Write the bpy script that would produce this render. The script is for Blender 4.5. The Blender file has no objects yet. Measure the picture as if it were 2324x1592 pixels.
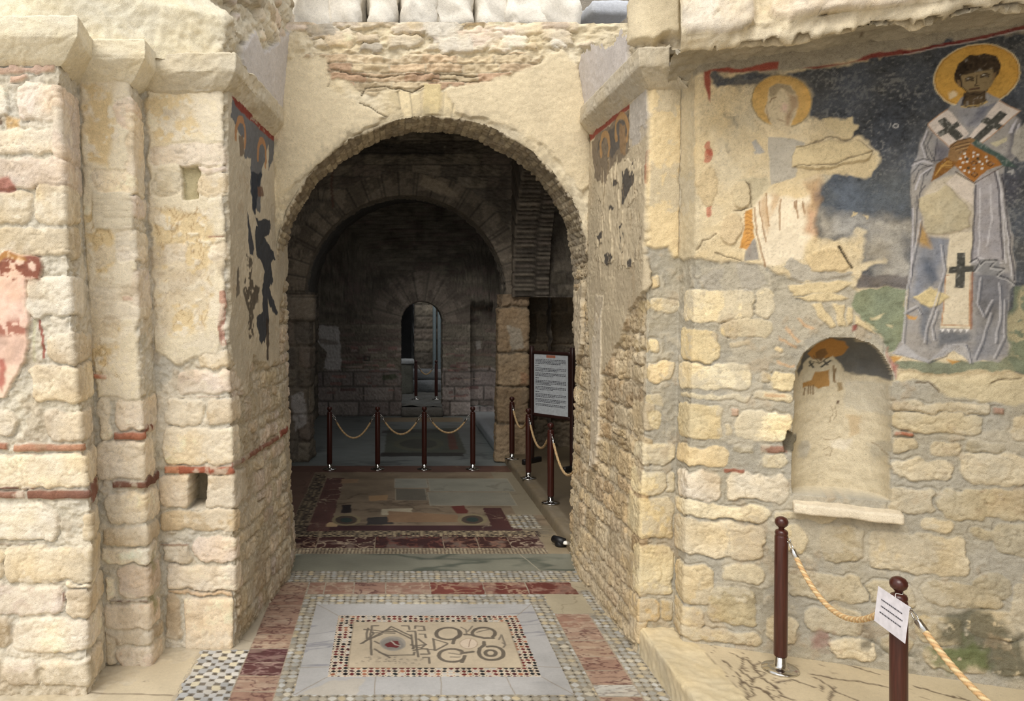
import bpy, math, random
import numpy as np
from mathutils import Vector

# ------------------------------------------------------------------ camera, sky, sun, exposure
F, PX, PY, CH = 1750.0, 890.0, 700.0, 2.2      # focal length (px of a 2324x1592 frame), principal point, eye height (m)
SC = bpy.context.scene
cd = bpy.data.cameras.new('camera'); cam = bpy.data.objects.new('camera', cd)
SC.collection.objects.link(cam); SC.camera = cam
cd.sensor_fit = 'HORIZONTAL'; cd.sensor_width = 36.0; cd.lens = F / 2324 * 36
cd.shift_x = (1162 - PX) / 2324; cd.shift_y = -(796 - PY) / 2324
cam.location = (0, 0, CH); cam.rotation_euler = (math.pi / 2, 0, 0)
cd.clip_start = 0.05

w = bpy.data.worlds.new('world'); SC.world = w; w.use_nodes = True
bg = w.node_tree.nodes['Background']
bg.inputs['Color'].default_value = (0.96, 0.97, 1.0, 1); bg.inputs['Strength'].default_value = 0.88

sd_ = bpy.data.lights.new('sun', 'SUN'); sun = bpy.data.objects.new('sun', sd_)
SC.collection.objects.link(sun)
sd_.energy = 2.3; sd_.angle = math.radians(40); sd_.color = (1.0, 0.955, 0.89)
sun.rotation_euler = Vector((0.34, 0.60, -0.75)).to_track_quat('-Z', 'Y').to_euler()

vs = SC.view_settings
vs.view_transform = 'Standard'; vs.look = 'None'; vs.exposure = 0.20; vs.gamma = 1.0
vs.use_curve_mapping = False

random.seed(11)
RND = random.Random(5)

# ------------------------------------------------------------------ small helpers
def lin(c):
    c = np.asarray(c, float) / 255.0
    g = (c * np.array([.3, .59, .11])).sum(-1, keepdims=True); c = g + (c - g) * 0.86
    return np.where(c <= 0.04045, c / 12.92, ((c + 0.055) / 1.055) ** 2.4)

def hsh(ix, iy, seed):
    h = (ix.astype(np.int64) * 374761393 + iy.astype(np.int64) * 668265263 + int(seed) * 974634777) & 0xffffffff
    h = ((h ^ (h >> 13)) * 1274126177) & 0xffffffff
    h = ((h ^ (h >> 16)) * 2246822519) & 0xffffffff
    return ((h ^ (h >> 15)) & 0xffffff) / float(0xffffff)

def vnoise(x, y, seed=0):
    ix = np.floor(x); iy = np.floor(y); fx = x - ix; fy = y - iy
    fx = fx * fx * (3 - 2 * fx); fy = fy * fy * (3 - 2 * fy)
    a = hsh(ix, iy, seed); b = hsh(ix + 1, iy, seed); c = hsh(ix, iy + 1, seed); d = hsh(ix + 1, iy + 1, seed)
    return (a + (b - a) * fx) * (1 - fy) + (c + (d - c) * fx) * fy

def fbm(x, y, o=3, seed=0):
    t = 0; a = 1.0; n = 0
    for k in range(o):
        t = t + a * (vnoise(x * 2 ** k + 17.3 * k, y * 2 ** k - 9.1 * k, seed + k) * 2 - 1); n += a; a *= 0.5
    return t / n * 1.5

def sstep(a, b, x):
    t = np.clip((x - a) / (b - a), 0, 1); return t * t * (3 - 2 * t)

def at(px, py, Y):
    return ((px - PX) * Y / F, Y, CH + (PY - py) * Y / F)

def tag(o, label=None, cat=None, group=None, kind=None):
    if label: o['label'] = label
    if cat: o['category'] = cat
    if group: o['group'] = group
    if kind: o['kind'] = kind
    return o

def empty(name, loc, label, cat, group=None, rz=0):
    o = bpy.data.objects.new(name, None); SC.collection.objects.link(o)
    o.location = loc; o.rotation_euler = (0, 0, rz); o.empty_display_size = 0.1
    return tag(o, label, cat, group)

def mesh_obj(name, co, faces, mat, parent=None, smooth=True, cols=None):
    me = bpy.data.meshes.new(name)
    co = np.asarray(co, np.float32)
    if isinstance(faces, np.ndarray):
        nf = len(faces); k = faces.shape[1]
        me.vertices.add(len(co)); me.vertices.foreach_set('co', co.ravel())
        me.loops.add(nf * k); me.loops.foreach_set('vertex_index', faces.astype(np.int32).ravel())
        me.polygons.add(nf); me.polygons.foreach_set('loop_start', np.arange(0, nf * k, k, dtype=np.int32))
        me.update(calc_edges=True)
    else:
        me.from_pydata([tuple(map(float, c)) for c in co], [], faces); me.update()
    if cols is not None:
        a = me.color_attributes.new('Col', 'FLOAT_COLOR', 'POINT')
        c4 = np.ones((len(co), 4), np.float32); c4[:, :3] = cols
        a.data.foreach_set('color', c4.ravel())
    if smooth: me.polygons.foreach_set('use_smooth', np.ones(len(me.polygons), bool))
    me.materials.append(mat)
    o = bpy.data.objects.new(name, me); SC.collection.objects.link(o)
    if parent: o.parent = parent
    return o

# ------------------------------------------------------------------ materials (node based)
def nmat(name):
    m = bpy.data.materials.new(name); m.use_nodes = True
    return m, m.node_tree.nodes, m.node_tree.links, m.node_tree.nodes['Principled BSDF']

def masonry(name, rough=0.92, b1=0.8, d1=0.010, s1=45, s2=230, var=0.26, spec=0.2, pits=.38, sat=1.0):
    m, N, L, P = nmat(name)
    at_ = N.new('ShaderNodeAttribute'); at_.attribute_name = 'Col'
    tc = N.new('ShaderNodeTexCoord')
    n1 = N.new('ShaderNodeTexNoise'); n1.inputs['Scale'].default_value = s1; n1.inputs['Detail'].default_value = 8; n1.inputs['Roughness'].default_value = .68
    n2 = N.new('ShaderNodeTexNoise'); n2.inputs['Scale'].default_value = s2; n2.inputs['Detail'].default_value = 3
    L.new(tc.outputs['Object'], n1.inputs['Vector']); L.new(tc.outputs['Object'], n2.inputs['Vector'])
    mr = N.new('ShaderNodeMapRange'); mr.inputs['From Min'].default_value = 0.3; mr.inputs['From Max'].default_value = 0.7
    mr.inputs['To Min'].default_value = 1 - var; mr.inputs['To Max'].default_value = 1 + var * 0.6
    ad = N.new('ShaderNodeMath'); ad.operation = 'MULTIPLY_ADD'; ad.inputs[1].default_value = 0.5
    hf = N.new('ShaderNodeMath'); hf.operation = 'MULTIPLY'; hf.inputs[1].default_value = 0.5
    L.new(n1.outputs['Fac'], hf.inputs[0]); L.new(n2.outputs['Fac'], ad.inputs[0]); L.new(hf.outputs[0], ad.inputs[2])
    L.new(ad.outputs[0], mr.inputs['Value'])
    n3 = N.new('ShaderNodeTexNoise'); n3.inputs['Scale'].default_value = s1 * 2.3; n3.inputs['Detail'].default_value = 4; n3.inputs['Roughness'].default_value = .7
    L.new(tc.outputs['Object'], n3.inputs['Vector'])
    pt = N.new('ShaderNodeMapRange'); pt.inputs['From Min'].default_value = 0.60; pt.inputs['From Max'].default_value = 0.70; pt.inputs['To Min'].default_value = 1.0; pt.inputs['To Max'].default_value = 1 - pits
    L.new(n3.outputs['Fac'], pt.inputs['Value'])
    mm = N.new('ShaderNodeMath'); mm.operation = 'MULTIPLY'; L.new(mr.outputs[0], mm.inputs[0]); L.new(pt.outputs[0], mm.inputs[1])
    mx = N.new('ShaderNodeVectorMath'); mx.operation = 'SCALE'
    L.new(at_.outputs['Color'], mx.inputs[0]); L.new(mm.outputs[0], mx.inputs['Scale'])
    hs = N.new('ShaderNodeHueSaturation'); hs.inputs['Saturation'].default_value = sat
    L.new(mx.outputs[0], hs.inputs['Color']); L.new(hs.outputs[0], P.inputs['Base Color'])
    P.inputs['Roughness'].default_value = rough; P.inputs['Specular IOR Level'].default_value = spec
    bp = N.new('ShaderNodeBump'); bp.inputs['Strength'].default_value = b1; bp.inputs['Distance'].default_value = d1
    L.new(ad.outputs[0], bp.inputs['Height']); L.new(bp.outputs[0], P.inputs['Normal'])
    return m

M_stone = masonry('stone_masonry')
M_paint = masonry('painted_plaster', 0.85, 0.25, 0.003, 60, 300, 0.18, .2, .3)
M_floor = masonry('marble_floor', 0.38, 0.25, 0.003, 40, 260, 0.16, 0.4, .25)
M_dark = masonry('old_stone_inside', 0.95, 0.7, 0.014, 25, 120, 0.4, sat=.68)
M_warm = masonry('yellowish_stone_inside', 0.95, 0.7, 0.014, 25, 120, 0.4, sat=.8)

def solid(name, col, rough=0.5, metal=0.0, noise=None, spec=0.5, grain=False):
    m, N, L, P = nmat(name)
    c = lin(col)
    P.inputs['Roughness'].default_value = rough; P.inputs['Metallic'].default_value = metal
    P.inputs['Specular IOR Level'].default_value = spec
    tc = N.new('ShaderNodeTexCoord'); n = N.new('ShaderNodeTexNoise')
    n.inputs['Scale'].default_value = noise or 30; n.inputs['Detail'].default_value = 5
    mp = N.new('ShaderNodeMapping'); L.new(tc.outputs['Object'], mp.inputs['Vector']); L.new(mp.outputs[0], n.inputs['Vector'])
    if grain: mp.inputs['Scale'].default_value = (6, 6, 0.35)
    r = N.new('ShaderNodeValToRGB')
    k = 0.28 if grain else 0.12
    r.color_ramp.elements[0].color = (*(c * (1 - k)), 1); r.color_ramp.elements[1].color = (*(c * (1 + k)), 1)
    r.color_ramp.elements[0].position = 0.3; r.color_ramp.elements[1].position = 0.7
    L.new(n.outputs['Fac'], r.inputs['Fac']); L.new(r.outputs[0], P.inputs['Base Color'])
    return m

M_wood = solid('varnished_wood', (74, 32, 23), 0.28, 0, 25, 0.5, True)
M_woodd = solid('dark_sign_wood', (58, 30, 24), 0.4, 0, 25, 0.5, True)
M_chrome = solid('polished_chrome', (215, 212, 205), 0.12, 1.0)
M_paper = solid('white_paper', (236, 232, 240), 0.7)
M_ink = solid('printed_ink', (70, 70, 80), 0.7)
M_logo = solid('orange_print', (200, 120, 90), 0.6)
M_sheet = solid('grey_sign_sheet', (212, 218, 222), 0.35)
M_black = solid('black_metal', (22, 21, 22), 0.45)
M_pipe = solid('painted_pipe', (120, 135, 140), 0.4)
M_string = solid('white_string', (225, 220, 215), 0.8)
m, N, L, P = nmat('twisted_rope')
_a = N.new('ShaderNodeAttribute'); _a.attribute_name = 'Col'; L.new(_a.outputs['Color'], P.inputs['Base Color'])
P.inputs['Roughness'].default_value = 0.75; M_rope = m
m, N, L, P = nmat('lamp_glass'); P.inputs['Base Color'].default_value = (.9, .88, .8, 1)
P.inputs['Roughness'].default_value = .2; M_lamp = m

# ------------------------------------------------------------------ patches: height-field masonry with its own colours
CREAM = [(246, 228, 196), (242, 222, 186), (248, 234, 208), (238, 216, 180), (246, 225, 194), (243, 221, 196), (247, 229, 200)]

class Patch:
    """A grid of points B with outward normals; stones, plaster and paint are laid on it in wall coordinates (metres)."""
    def __init__(s, B, U, V, regular=True, seed=0, ns=1.0):
        s.B = B; s.U = U; s.V = V; s.reg = regular; s.seed = seed
        s.H = np.zeros(U.shape); s.C = np.zeros(U.shape + (3,)); s.L = np.zeros(U.shape, int)
        n = np.cross(np.gradient(B, axis=1), np.gradient(B, axis=0))
        s.N = n / np.maximum(np.linalg.norm(n, axis=2, keepdims=True), 1e-9)
        s.wu = fbm(U * 14 * ns, V * 14 * ns, 3, seed + 1) * 0.011; s.wv = fbm(U * 14 * ns, V * 14 * ns, 3, seed + 5) * 0.011
        s.n1 = fbm(U * 5 * ns, V * 5 * ns, 4, seed + 9); s.n2 = fbm(U * 28 * ns, V * 28 * ns, 3, seed + 14)
        s.hu = np.clip(fbm(U * 6 * ns + 40, V * 6 * ns, 4, seed + 50), -.6, 1.2); s.n3 = fbm(U * 75, V * 75, 2, seed + 21); s.rd = 1 - 2 * np.abs(fbm(U * 8 * ns, V * 10 * ns, 4, seed + 33)); s.rd2 = 1 - 2 * np.abs(fbm(U * 22 * ns, V * 22 * ns, 3, seed + 37))
    def win(s, u0, u1, v0, v1):
        if not s.reg: return (slice(None), slice(None))
        a, b = np.searchsorted(s.U[0], (u0, u1)); c, d = np.searchsorted(s.V[:, 0], (v0, v1))
        return (slice(max(c - 1, 0), d + 1), slice(max(a - 1, 0), b + 1))
    def fill(s, col, amp=0.10, rough=0.006, mask=None):
        c = lin(col) * (1 + amp * s.n1 + amp * 0.6 * s.n2)[..., None] * (1 + s.hu[..., None] * np.array((.01, -.02, -.09)))
        if mask is None: s.C[:] = c; s.H[:] = s.n2 * rough + s.n3 * rough * 0.4
        else:
            s.C[:] = s.C * (1 - mask[..., None]) + c * mask[..., None]; s.H[:] = s.H * (1 - mask) + mask * (s.n2 * rough)
    def mix(s, w, m, col, amp=0.08):
        c = lin(col) * (1 + amp * s.n1[w] + amp * 0.7 * s.n2[w])[..., None]
        if amp > .09: c = c * (1 + s.hu[w][..., None] * np.array((.02, -.03, -.13)))
        s.C[w] = s.C[w] * (1 - m[..., None]) + c * m[..., None]
    def stone(s, u0, u1, v0, v1, col=None, bulge=0.022, rnd=0.045, wob=1.7, tilt=0.0, rough=0.005, amp=0.13, groove=.008):
        if u1 < u0: u0, u1 = u1, u0
        if v1 < v0: v0, v1 = v1, v0
        pad = 0.03; w = s.win(u0 - pad, u1 + pad, v0 - pad - abs(tilt) * (u1 - u0), v1 + pad + abs(tilt) * (u1 - u0))
        U = s.U[w] + s.wu[w] * wob; V = s.V[w] + s.wv[w] * wob
        if U.size == 0: return
        cu, cv = (u0 + u1) / 2, (v0 + v1) / 2; hu, hv = (u1 - u0) / 2, (v1 - v0) / 2
        V = V - tilt * (U - cu); r = min(rnd, hu * .8, hv * .8)
        qx = np.abs(U - cu) - hu + r; qy = np.abs(V - cv) - hv + r
        d = np.hypot(np.maximum(qx, 0), np.maximum(qy, 0)) + np.minimum(np.maximum(qx, qy), 0) - r
        m = sstep(0.001, -0.008, d)
        if col is None: col = RND.choice(CREAM)
        j = RND.uniform(-.07, .05); col = np.clip(np.array(col, float) * (1 + j), 0, 255)
        hh = bulge * (0.72 + 0.28 * sstep(0, -0.03, d)) + rough * (.35 * s.n2[w] + 1.0 * s.n1[w] - 1.0 * sstep(.55, 1, s.rd[w]) - .6 * sstep(.6, 1, s.rd2[w])) + s.n3[w] * rough * .3
        gz = sstep(.010, .003, np.abs(d - .003)) * sstep(-.25, .35, s.n2[w] + .8 * s.n1[w] + .15)
        s.H[w] = s.H[w] * (1 - m) + m * hh - gz * groove
        s.mix(w, m, col, amp); ck = sstep(.86, 1.0, s.rd[w]) * sstep(0, .4, s.n2[w] + .3) * m * .28; s.C[w] *= (1 - ck)[..., None]
    def sdpoly(s, w, pts, wob):
        U = s.U[w] + s.wu[w] * wob; V = s.V[w] + s.wv[w] * wob
        d = np.full(U.shape, 1e9); ins = np.zeros(U.shape, bool); n = len(pts)
        for i in range(n):
            ax, ay = pts[i]; bx, by = pts[(i + 1) % n]
            ex, ey = bx - ax, by - ay; l2 = ex * ex + ey * ey + 1e-12
            t = np.clip(((U - ax) * ex + (V - ay) * ey) / l2, 0, 1)
            d = np.minimum(d, (U - ax - t * ex) ** 2 + (V - ay - t * ey) ** 2)
            c = ((ay > V) != (by > V)) & (U < (bx - ax) * (V - ay) / ((by - ay) if abs(by - ay) > 1e-12 else 1e-12) + ax)
            ins ^= c
        d = np.sqrt(d); return np.where(ins, -d, d)
    def box(s, pts, pad=0.05):
        a = np.array(pts); return s.win(a[:, 0].min() - pad, a[:, 0].max() + pad, a[:, 1].min() - pad, a[:, 1].max() + pad)
    def poly(s, pts, col=None, wob=1.0, soft=0.005, alpha=1.0, wear=None, lift=None, amp=0.08, label=None, only=None):
        w = s.box(pts); sd = s.sdpoly(w, pts, wob)
        if sd.size == 0: return
        m = np.clip(0.5 - sd / soft, 0, 1) * alpha
        if wear is not None: m = m * sstep(wear - .12, wear + .12, -(s.n2[w] * .7 + s.n1[w] * .5) + 0.0)
        if only is not None: m = m * only[w]
        if lift is not None: s.H[w] = s.H[w] * (1 - m) + m * (lift + s.n2[w] * .003)
        if col is not None: s.mix(w, m, col, amp)
        if label is not None: s.L[w] = np.where(m > 0.5, label, s.L[w])
    def stroke(s, pts, wd, col, alpha=1.0, wob=0.3, dep=None, closed=False, amp=.05):
        w = s.box(pts, wd + .02); U = s.U[w] + s.wu[w] * wob; V = s.V[w] + s.wv[w] * wob
        if U.size == 0: return
        d = np.full(U.shape, 1e9); P_ = list(pts) + ([pts[0]] if closed else [])
        for (ax, ay), (bx, by) in zip(P_[:-1], P_[1:]):
            ex, ey = bx - ax, by - ay; l2 = ex * ex + ey * ey + 1e-12
            t = np.clip(((U - ax) * ex + (V - ay) * ey) / l2, 0, 1)
            d = np.minimum(d, (U - ax - t * ex) ** 2 + (V - ay - t * ey) ** 2)
        m = np.clip(0.5 - (np.sqrt(d) - wd / 2) / 0.004, 0, 1) * alpha
        if col is not None: s.mix(w, m, col, amp)
        if dep is not None: s.H[w] = s.H[w] - m * dep
    def rubble(s, u0, u1, v0, v1, h=(.1, .2), l=(.15, .4), slope=0.0, pal=None, bulge=.02, gap=.009, rough=.006, brick=0.0):
        v = v0
        while v < v1:
            hh = RND.uniform(*h); u = u0 - RND.uniform(0, l[0])
            while u < u1:
                ll = RND.uniform(*l); a, b = max(u, u0 - .02), min(u + ll, u1 + .02)
                if b - a > .05:
                    vo = v + slope * ((a + b) / 2 - u0)
                    if hh > 0.12 and RND.random() < .18:
                        k = RND.uniform(.4, .6)
                        s.stone(a + gap, b - gap, vo + gap, vo + hh * k - gap / 2, RND.choice(pal or CREAM), bulge, .03, 1.3, slope, rough)
                        s.stone(a + gap, b - gap, vo + hh * k + gap / 2, vo + hh - gap, RND.choice(pal or CREAM), bulge, .03, 1.3, slope, rough)
                    else:
                        s.stone(a + gap, b - gap, vo + gap * RND.uniform(.6, 1.5), vo + hh - gap * RND.uniform(.6, 1.5), RND.choice(pal or CREAM),
                                bulge * RND.uniform(.6, 1.3), .035, 1.3, slope + RND.uniform(-.04, .04), rough)
                u += ll
            v += hh
    def pts3(s): return s.B + s.N * s.H[..., None]
    def build(s, name, mat, lab=None, parent=None):
        n, m_ = s.U.shape; idx = np.arange(n * m_).reshape(n, m_)
        f = np.stack([idx[:-1, :-1], idx[:-1, 1:], idx[1:, 1:], idx[1:, :-1]], -1).reshape(-1, 4)
        if lab is not None:
            fl = s.L[:-1, :-1].ravel(); f = f[np.isin(fl, lab)]
        if len(f) == 0: print('EMPTY', name); return None
        used, inv = np.unique(f.ravel(), return_inverse=True)
        return mesh_obj(name, s.pts3().reshape(-1, 3)[used], inv.reshape(-1, 4), mat, parent, True, np.clip(s.C.reshape(-1, 3)[used], 0.003, .95))

def vert(spec, Z):
    """('px', Y, [(py, px)...]) : a wall edge measured in the photograph at distance Y;  ('xy', X, Y) : a plumb edge."""
    if spec[0] == 'px':
        Y = spec[1]; z = [CH + (PY - py) * Y / F for py, px in spec[2]]; x = [(px - PX) * Y / F for py, px in spec[2]]
        o = np.argsort(z); return np.interp(Z, np.array(z)[o], np.array(x)[o]), np.full_like(Z, Y)
    return np.full_like(Z, spec[1]), np.full_like(Z, spec[2])

class Strip(Patch):
    """A wall that follows a plan polyline (left to right as seen), every corner free to lean with height."""
    def __init__(s, specs, z0, z1, res, seed=0, rnd=3):
        s.specs = specs; zs = np.arange(z0, z1 + res, res); zm = np.array([(z0 + z1) / 2])
        c = [np.array(vert(q, zm)).ravel() for q in specs]
        s.len = [float(np.linalg.norm(c[i + 1] - c[i])) for i in range(len(c) - 1)]; s.u0 = np.concatenate([[0], np.cumsum(s.len)])
        us = []; seg = []; tt = []
        for i, l in enumerate(s.len):
            n = max(3, int(math.ceil(l / res))); t = np.arange(n) / n
            us += list(s.u0[i] + t * l); seg += [i] * n; tt += list(t)
        us.append(s.u0[-1]); seg.append(len(s.len) - 1); tt.append(1.0)
        E = [vert(q, zs) for q in specs]; B = np.zeros((len(zs), len(us), 3))
        for j, (i, t) in enumerate(zip(seg, tt)):
            B[:, j, 0] = E[i][0] * (1 - t) + E[i + 1][0] * t; B[:, j, 1] = E[i][1] * (1 - t) + E[i + 1][1] * t; B[:, j, 2] = zs
        for _ in range(rnd):
            B[:, 1:-1] = (B[:, :-2] + B[:, 1:-1] * 2 + B[:, 2:]) / 4
        U, V = np.meshgrid(np.array(us), zs); s.seg = np.array(seg)
        Patch.__init__(s, B, U, V, True, seed)
    def uv(s, px, py, k, off=0.0):
        dx = (px - PX) / F; Z = np.array([CH])
        for _ in range(6):
            ax, ay = vert(s.specs[k], Z); bx, by = vert(s.specs[k + 1], Z)
            ax, ay, bx, by = float(ax[0]), float(ay[0]), float(bx[0]), float(by[0])
            if off:
                l = math.hypot(bx - ax, by - ay); nx, ny = (by - ay) / l * off, -(bx - ax) / l * off
                ax += nx; bx += nx; ay += ny; by += ny
            t = (dx * ay - ax) / ((bx - ax) - dx * (by - ay)); Y = ay + t * (by - ay)
            Z = np.array([CH + (PY - py) * Y / F])
        return (s.u0[k] + t * s.len[k], float(Z[0]))
    def P(s, pts, k, off=0.0): return [s.uv(x, y, k, off) for x, y in pts]
    def pstone(s, k, box, col=None, wrapR=0.0, wrapL=0.0, turnR=None, turnL=None, **kw):
        x0, y0, x1, y1 = box
        a, b, c, d = s.uv(x0, y0, k), s.uv(x1, y0, k), s.uv(x1, y1, k), s.uv(x0, y1, k)
        u0, u1 = (a[0] + d[0]) / 2, (b[0] + c[0]) / 2
        if turnR and s.u0[k + 1] - u1 < .06: u1 = s.u0[k + 1] + s.len[k + 1] * RND.uniform(*turnR)
        if turnL and u0 - s.u0[k] < .06: u0 = s.u0[k] - s.len[k - 1] * RND.uniform(*turnL)
        s.stone(u0 - wrapL, u1 + wrapR, (c[1] + d[1]) / 2, (a[1] + b[1]) / 2, col, **kw)

def sweep(specs2d, profile, res, seed=0, rnd=2, samp=None):
    """Patch swept along a plan polyline (x, y) with a profile of (outward offset, z)."""
    pl = np.array(specs2d, float); d = np.diff(pl, axis=0); L_ = np.hypot(d[:, 0], d[:, 1]); nrm = np.stack([d[:, 1], -d[:, 0]], 1) / L_[:, None]
    vn = [nrm[0]]
    for i in range(1, len(pl) - 1):
        n = nrm[i - 1] + nrm[i]; n = n / (1e-9 + n @ nrm[i]) ; vn.append(n)
    vn.append(nrm[-1]); vn = np.array(vn)
    us, X, Nn = [], [], []; acc = 0
    for i, l in enumerate(L_):
        n = max(2, int(math.ceil(l / res)))
        for k in range(n + (i == len(L_) - 1)):
            t = k / n; us.append(acc + t * l); X.append(pl[i] * (1 - t) + pl[i + 1] * t); Nn.append(vn[i] * (1 - t) + vn[i + 1] * t)
        acc += l
    X = np.array(X); Nn = np.array(Nn); pr = np.array(profile, float)
    pv, po, pz = [], [], []; acc = 0
    for i in range(len(pr) - 1):
        l = np.hypot(*(pr[i + 1] - pr[i])); n = max(1, int(math.ceil(l / res)))
        for k in range(n + (i == len(pr) - 2)):
            t = k / n; q = pr[i] * (1 - t) + pr[i + 1] * t; pv.append(acc + t * l); po.append(q[0]); pz.append(q[1])
        acc += l
    B = np.zeros((len(pv), len(us), 3))
    for i in range(len(pv)):
        B[i, :, :2] = X + Nn * po[i]; B[i, :, 2] = pz[i]
    U, V = np.meshgrid(np.array(us), np.array(pv))
    p = Patch(B, U, V, True, seed); p.prof = np.array(pz); p.off = np.array(po); return p

def arch_wall(frame, Xc, Zs, R, zb, bx, thick, res, seed=0, ns=1.0):
    """Wall with a round-headed opening; frame maps local (x, depth, z) to the world. Returns a Patch with arrays for its soffit."""
    X0, X1, Z0, Z1 = bx; nl = max(2, int((Zs - zb) / res)); na = max(12, int(math.pi * R / res)); E, O, S = [], [], []
    for k in range(nl): z = zb + (Zs - zb) * k / nl; E.append((Xc - R, z)); O.append((X0, Z0 + (Zs - Z0) * k / nl)); S.append(z - zb)
    for k in range(na + 1):
        a = math.pi * (1 - k / na); c, s_ = math.cos(a), math.sin(a); E.append((Xc + R * c, Zs + R * s_))
        t = min([(X0 - Xc) / c if c < -1e-6 else 1e9, (X1 - Xc) / c if c > 1e-6 else 1e9, (Z1 - Zs) / s_ if s_ > 1e-6 else 1e9])
        O.append((Xc + t * c, Zs + t * s_)); S.append(Zs - zb + R * (math.pi - a))
    for k in range(1, nl + 1): z = Zs - (Zs - zb) * k / nl; E.append((Xc + R, z)); O.append((X1, Zs - (Zs - Z0) * k / nl)); S.append(S[-1] + (Zs - zb) / nl)
    E = np.array(E); O = np.array(O); S = np.array(S)
    nd = max(3, int(thick / res)); mx = np.linalg.norm(O - E, axis=1).max(); nr = max(4, int(mx / res))
    B = np.zeros((nd + nr + 1, len(E), 3)); D = np.zeros((nd + nr + 1, len(E)))
    for i in range(nd): D[i] = thick * (1 - i / nd); B[i, :, 0] = E[:, 0]; B[i, :, 1] = D[i]; B[i, :, 2] = E[:, 1]
    for i in range(nr + 1):
        t = i / nr; q = E * (1 - t) + O * t; B[nd + i, :, 0] = q[:, 0]; B[nd + i, :, 2] = q[:, 1]
    Lc = B.copy(); U = B[..., 0].copy(); V = B[..., 2].copy(); sof = np.zeros(U.shape, bool); sof[:nd] = True
    U[:nd] = 100 + S[None, :]; V[:nd] = D[:nd]
    W = frame(Lc); p = Patch(W, U, V, False, seed, ns)
    p.sof = sof; p.S = np.broadcast_to(S, U.shape); p.D = D; p.lx, p.lz = Lc[..., 0], Lc[..., 2]
    p.r = np.hypot(p.lx - Xc, p.lz - Zs); p.th = np.arctan2(p.lz - Zs, p.lx - Xc); p.R = R; p.Zs = Zs; p.Xc = Xc
    return p

def bricks(p, X, Z, bw, bh, cols, mortar, mask, depth=.006, jm=.08, seed=3, amp=.1):
    row = np.floor(Z / bh); xx = X / bw + (row % 2) * .5 + hsh(row, row * 0, seed) * .7; col = np.floor(xx)
    fx = np.abs(xx - col - .5) * 2; fz = np.abs(Z / bh - row - .5) * 2
    jx = 1 - jm * bh / bw * 2; jz = 1 - jm * 2
    m = sstep(jx + .03, jx - .03, fx + p.n2 * .02) * sstep(jz + .12, jz - .12, fz + p.n2 * .06)
    r = hsh(row, col, seed + 1); cc = np.array([lin(c) for c in cols]); pick = cc[np.minimum((r * len(cols)).astype(int), len(cols) - 1)]
    c = (lin(mortar)[None, None] * (1 - m[..., None]) + pick * m[..., None] * (0.85 + .3 * hsh(row, col, seed + 2))[..., None]) * (1 + amp * p.n1 + amp * p.n2)[..., None]
    mk = mask.astype(float)[..., None]; p.C[:] = p.C * (1 - mk) + c * mk
    p.H[:] = np.where(mask, p.H + depth * m, p.H)
# ------------------------------------------------------------------ LEFT: three stepped piers and the passage side
MORTAR = (218, 208, 186)
YL1, YL2, YL3, YA = 4.38, 4.75, 5.0, 6.3
LS = Strip([
    ('xy', -3.0, YL1),
    ('px', YL1, [(60, 140), (200, 132), (500, 148), (800, 166), (1020, 188), (1110, 198), (1240, 208), (1400, 196), (1580, 200)]),
    ('px', YL2, [(60, 172), (200, 176), (500, 188), (700, 202), (900, 213), (1100, 217), (1300, 229), (1500, 241), (1540, 243)]),
    ('px', YL2, [(80, 296), (200, 296), (500, 304), (700, 313), (900, 319), (1030, 323), (1200, 331), (1400, 336), (1540, 343)]),
    ('px', YL3, [(100, 320), (200, 323), (500, 331), (700, 346), (900, 353), (1050, 357), (1200, 363), (1400, 373), (1500, 377)]),
    ('px', YL3, [(100, 503), (220, 504), (500, 508), (800, 513), (1060, 527), (1300, 530), (1500, 532)]),
    ('px', YA, [(250, 613), (560, 618), (900, 640), (1250, 655), (1330, 658)]),
    ('px', 6.85, [(250, 642), (560, 646), (800, 652), (1100, 658), (1250, 670), (1300, 671)]),
], 0.0, 3.72, 0.0075, seed=100)
p = LS; p.fill(MORTAR, .09, .012)
NEUTRAL = (224, 208, 172)
# broad old render left on the faces
p1 = [(0, 0, 125, 172), ]
def ps(k, lst, wrap=None, **kw):
    for b in lst:
        if len(b) == 5: LS.pstone(k, b[:4], b[4], **kw)
        else: LS.pstone(k, b, None, **kw)
BRK = (152, 104, 84); BRKD = (130, 88, 72)
# --- pier nearest the left edge (face = segment 0, its side = segment 1)
ps(0, [(-90, 85, 60, 140), (-80, 190, 22, 272), (45, 188, 126, 276), (-90, 288, 136, 348), (-60, 356, 155, 427), (-90, 430, 76, 505), (80, 420, 147, 506),
       (-110, 512, 150, 585), (60, 628, 152, 720), (110, 758, 168, 826), (70, 830, 167, 914), (-80, 930, 40, 988, (228, 214, 190)), (104, 934, 172, 1001),
       (-60, 1030, 192, 1110), (-80, 1143, 134, 1226), (-70, 1245, 8, 1322), (10, 1240, 205, 1320), (-60, 1328, 146, 1396), (150, 1335, 192, 1401), (150, 1321, 190, 1333),
       (-60, 1404, 30, 1472, (205, 180, 140)), (34, 1404, 196, 1480), (-70, 1495, 4, 1560), (10, 1498, 88, 1552), (98, 1494, 196, 1556)], bulge=.020, turnR=(.6, .96))
for b in [(20, 170, 60, 185), (-30, 147, 122, 166)]: LS.pstone(0, b, (226, 190, 164), bulge=.012)
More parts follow.
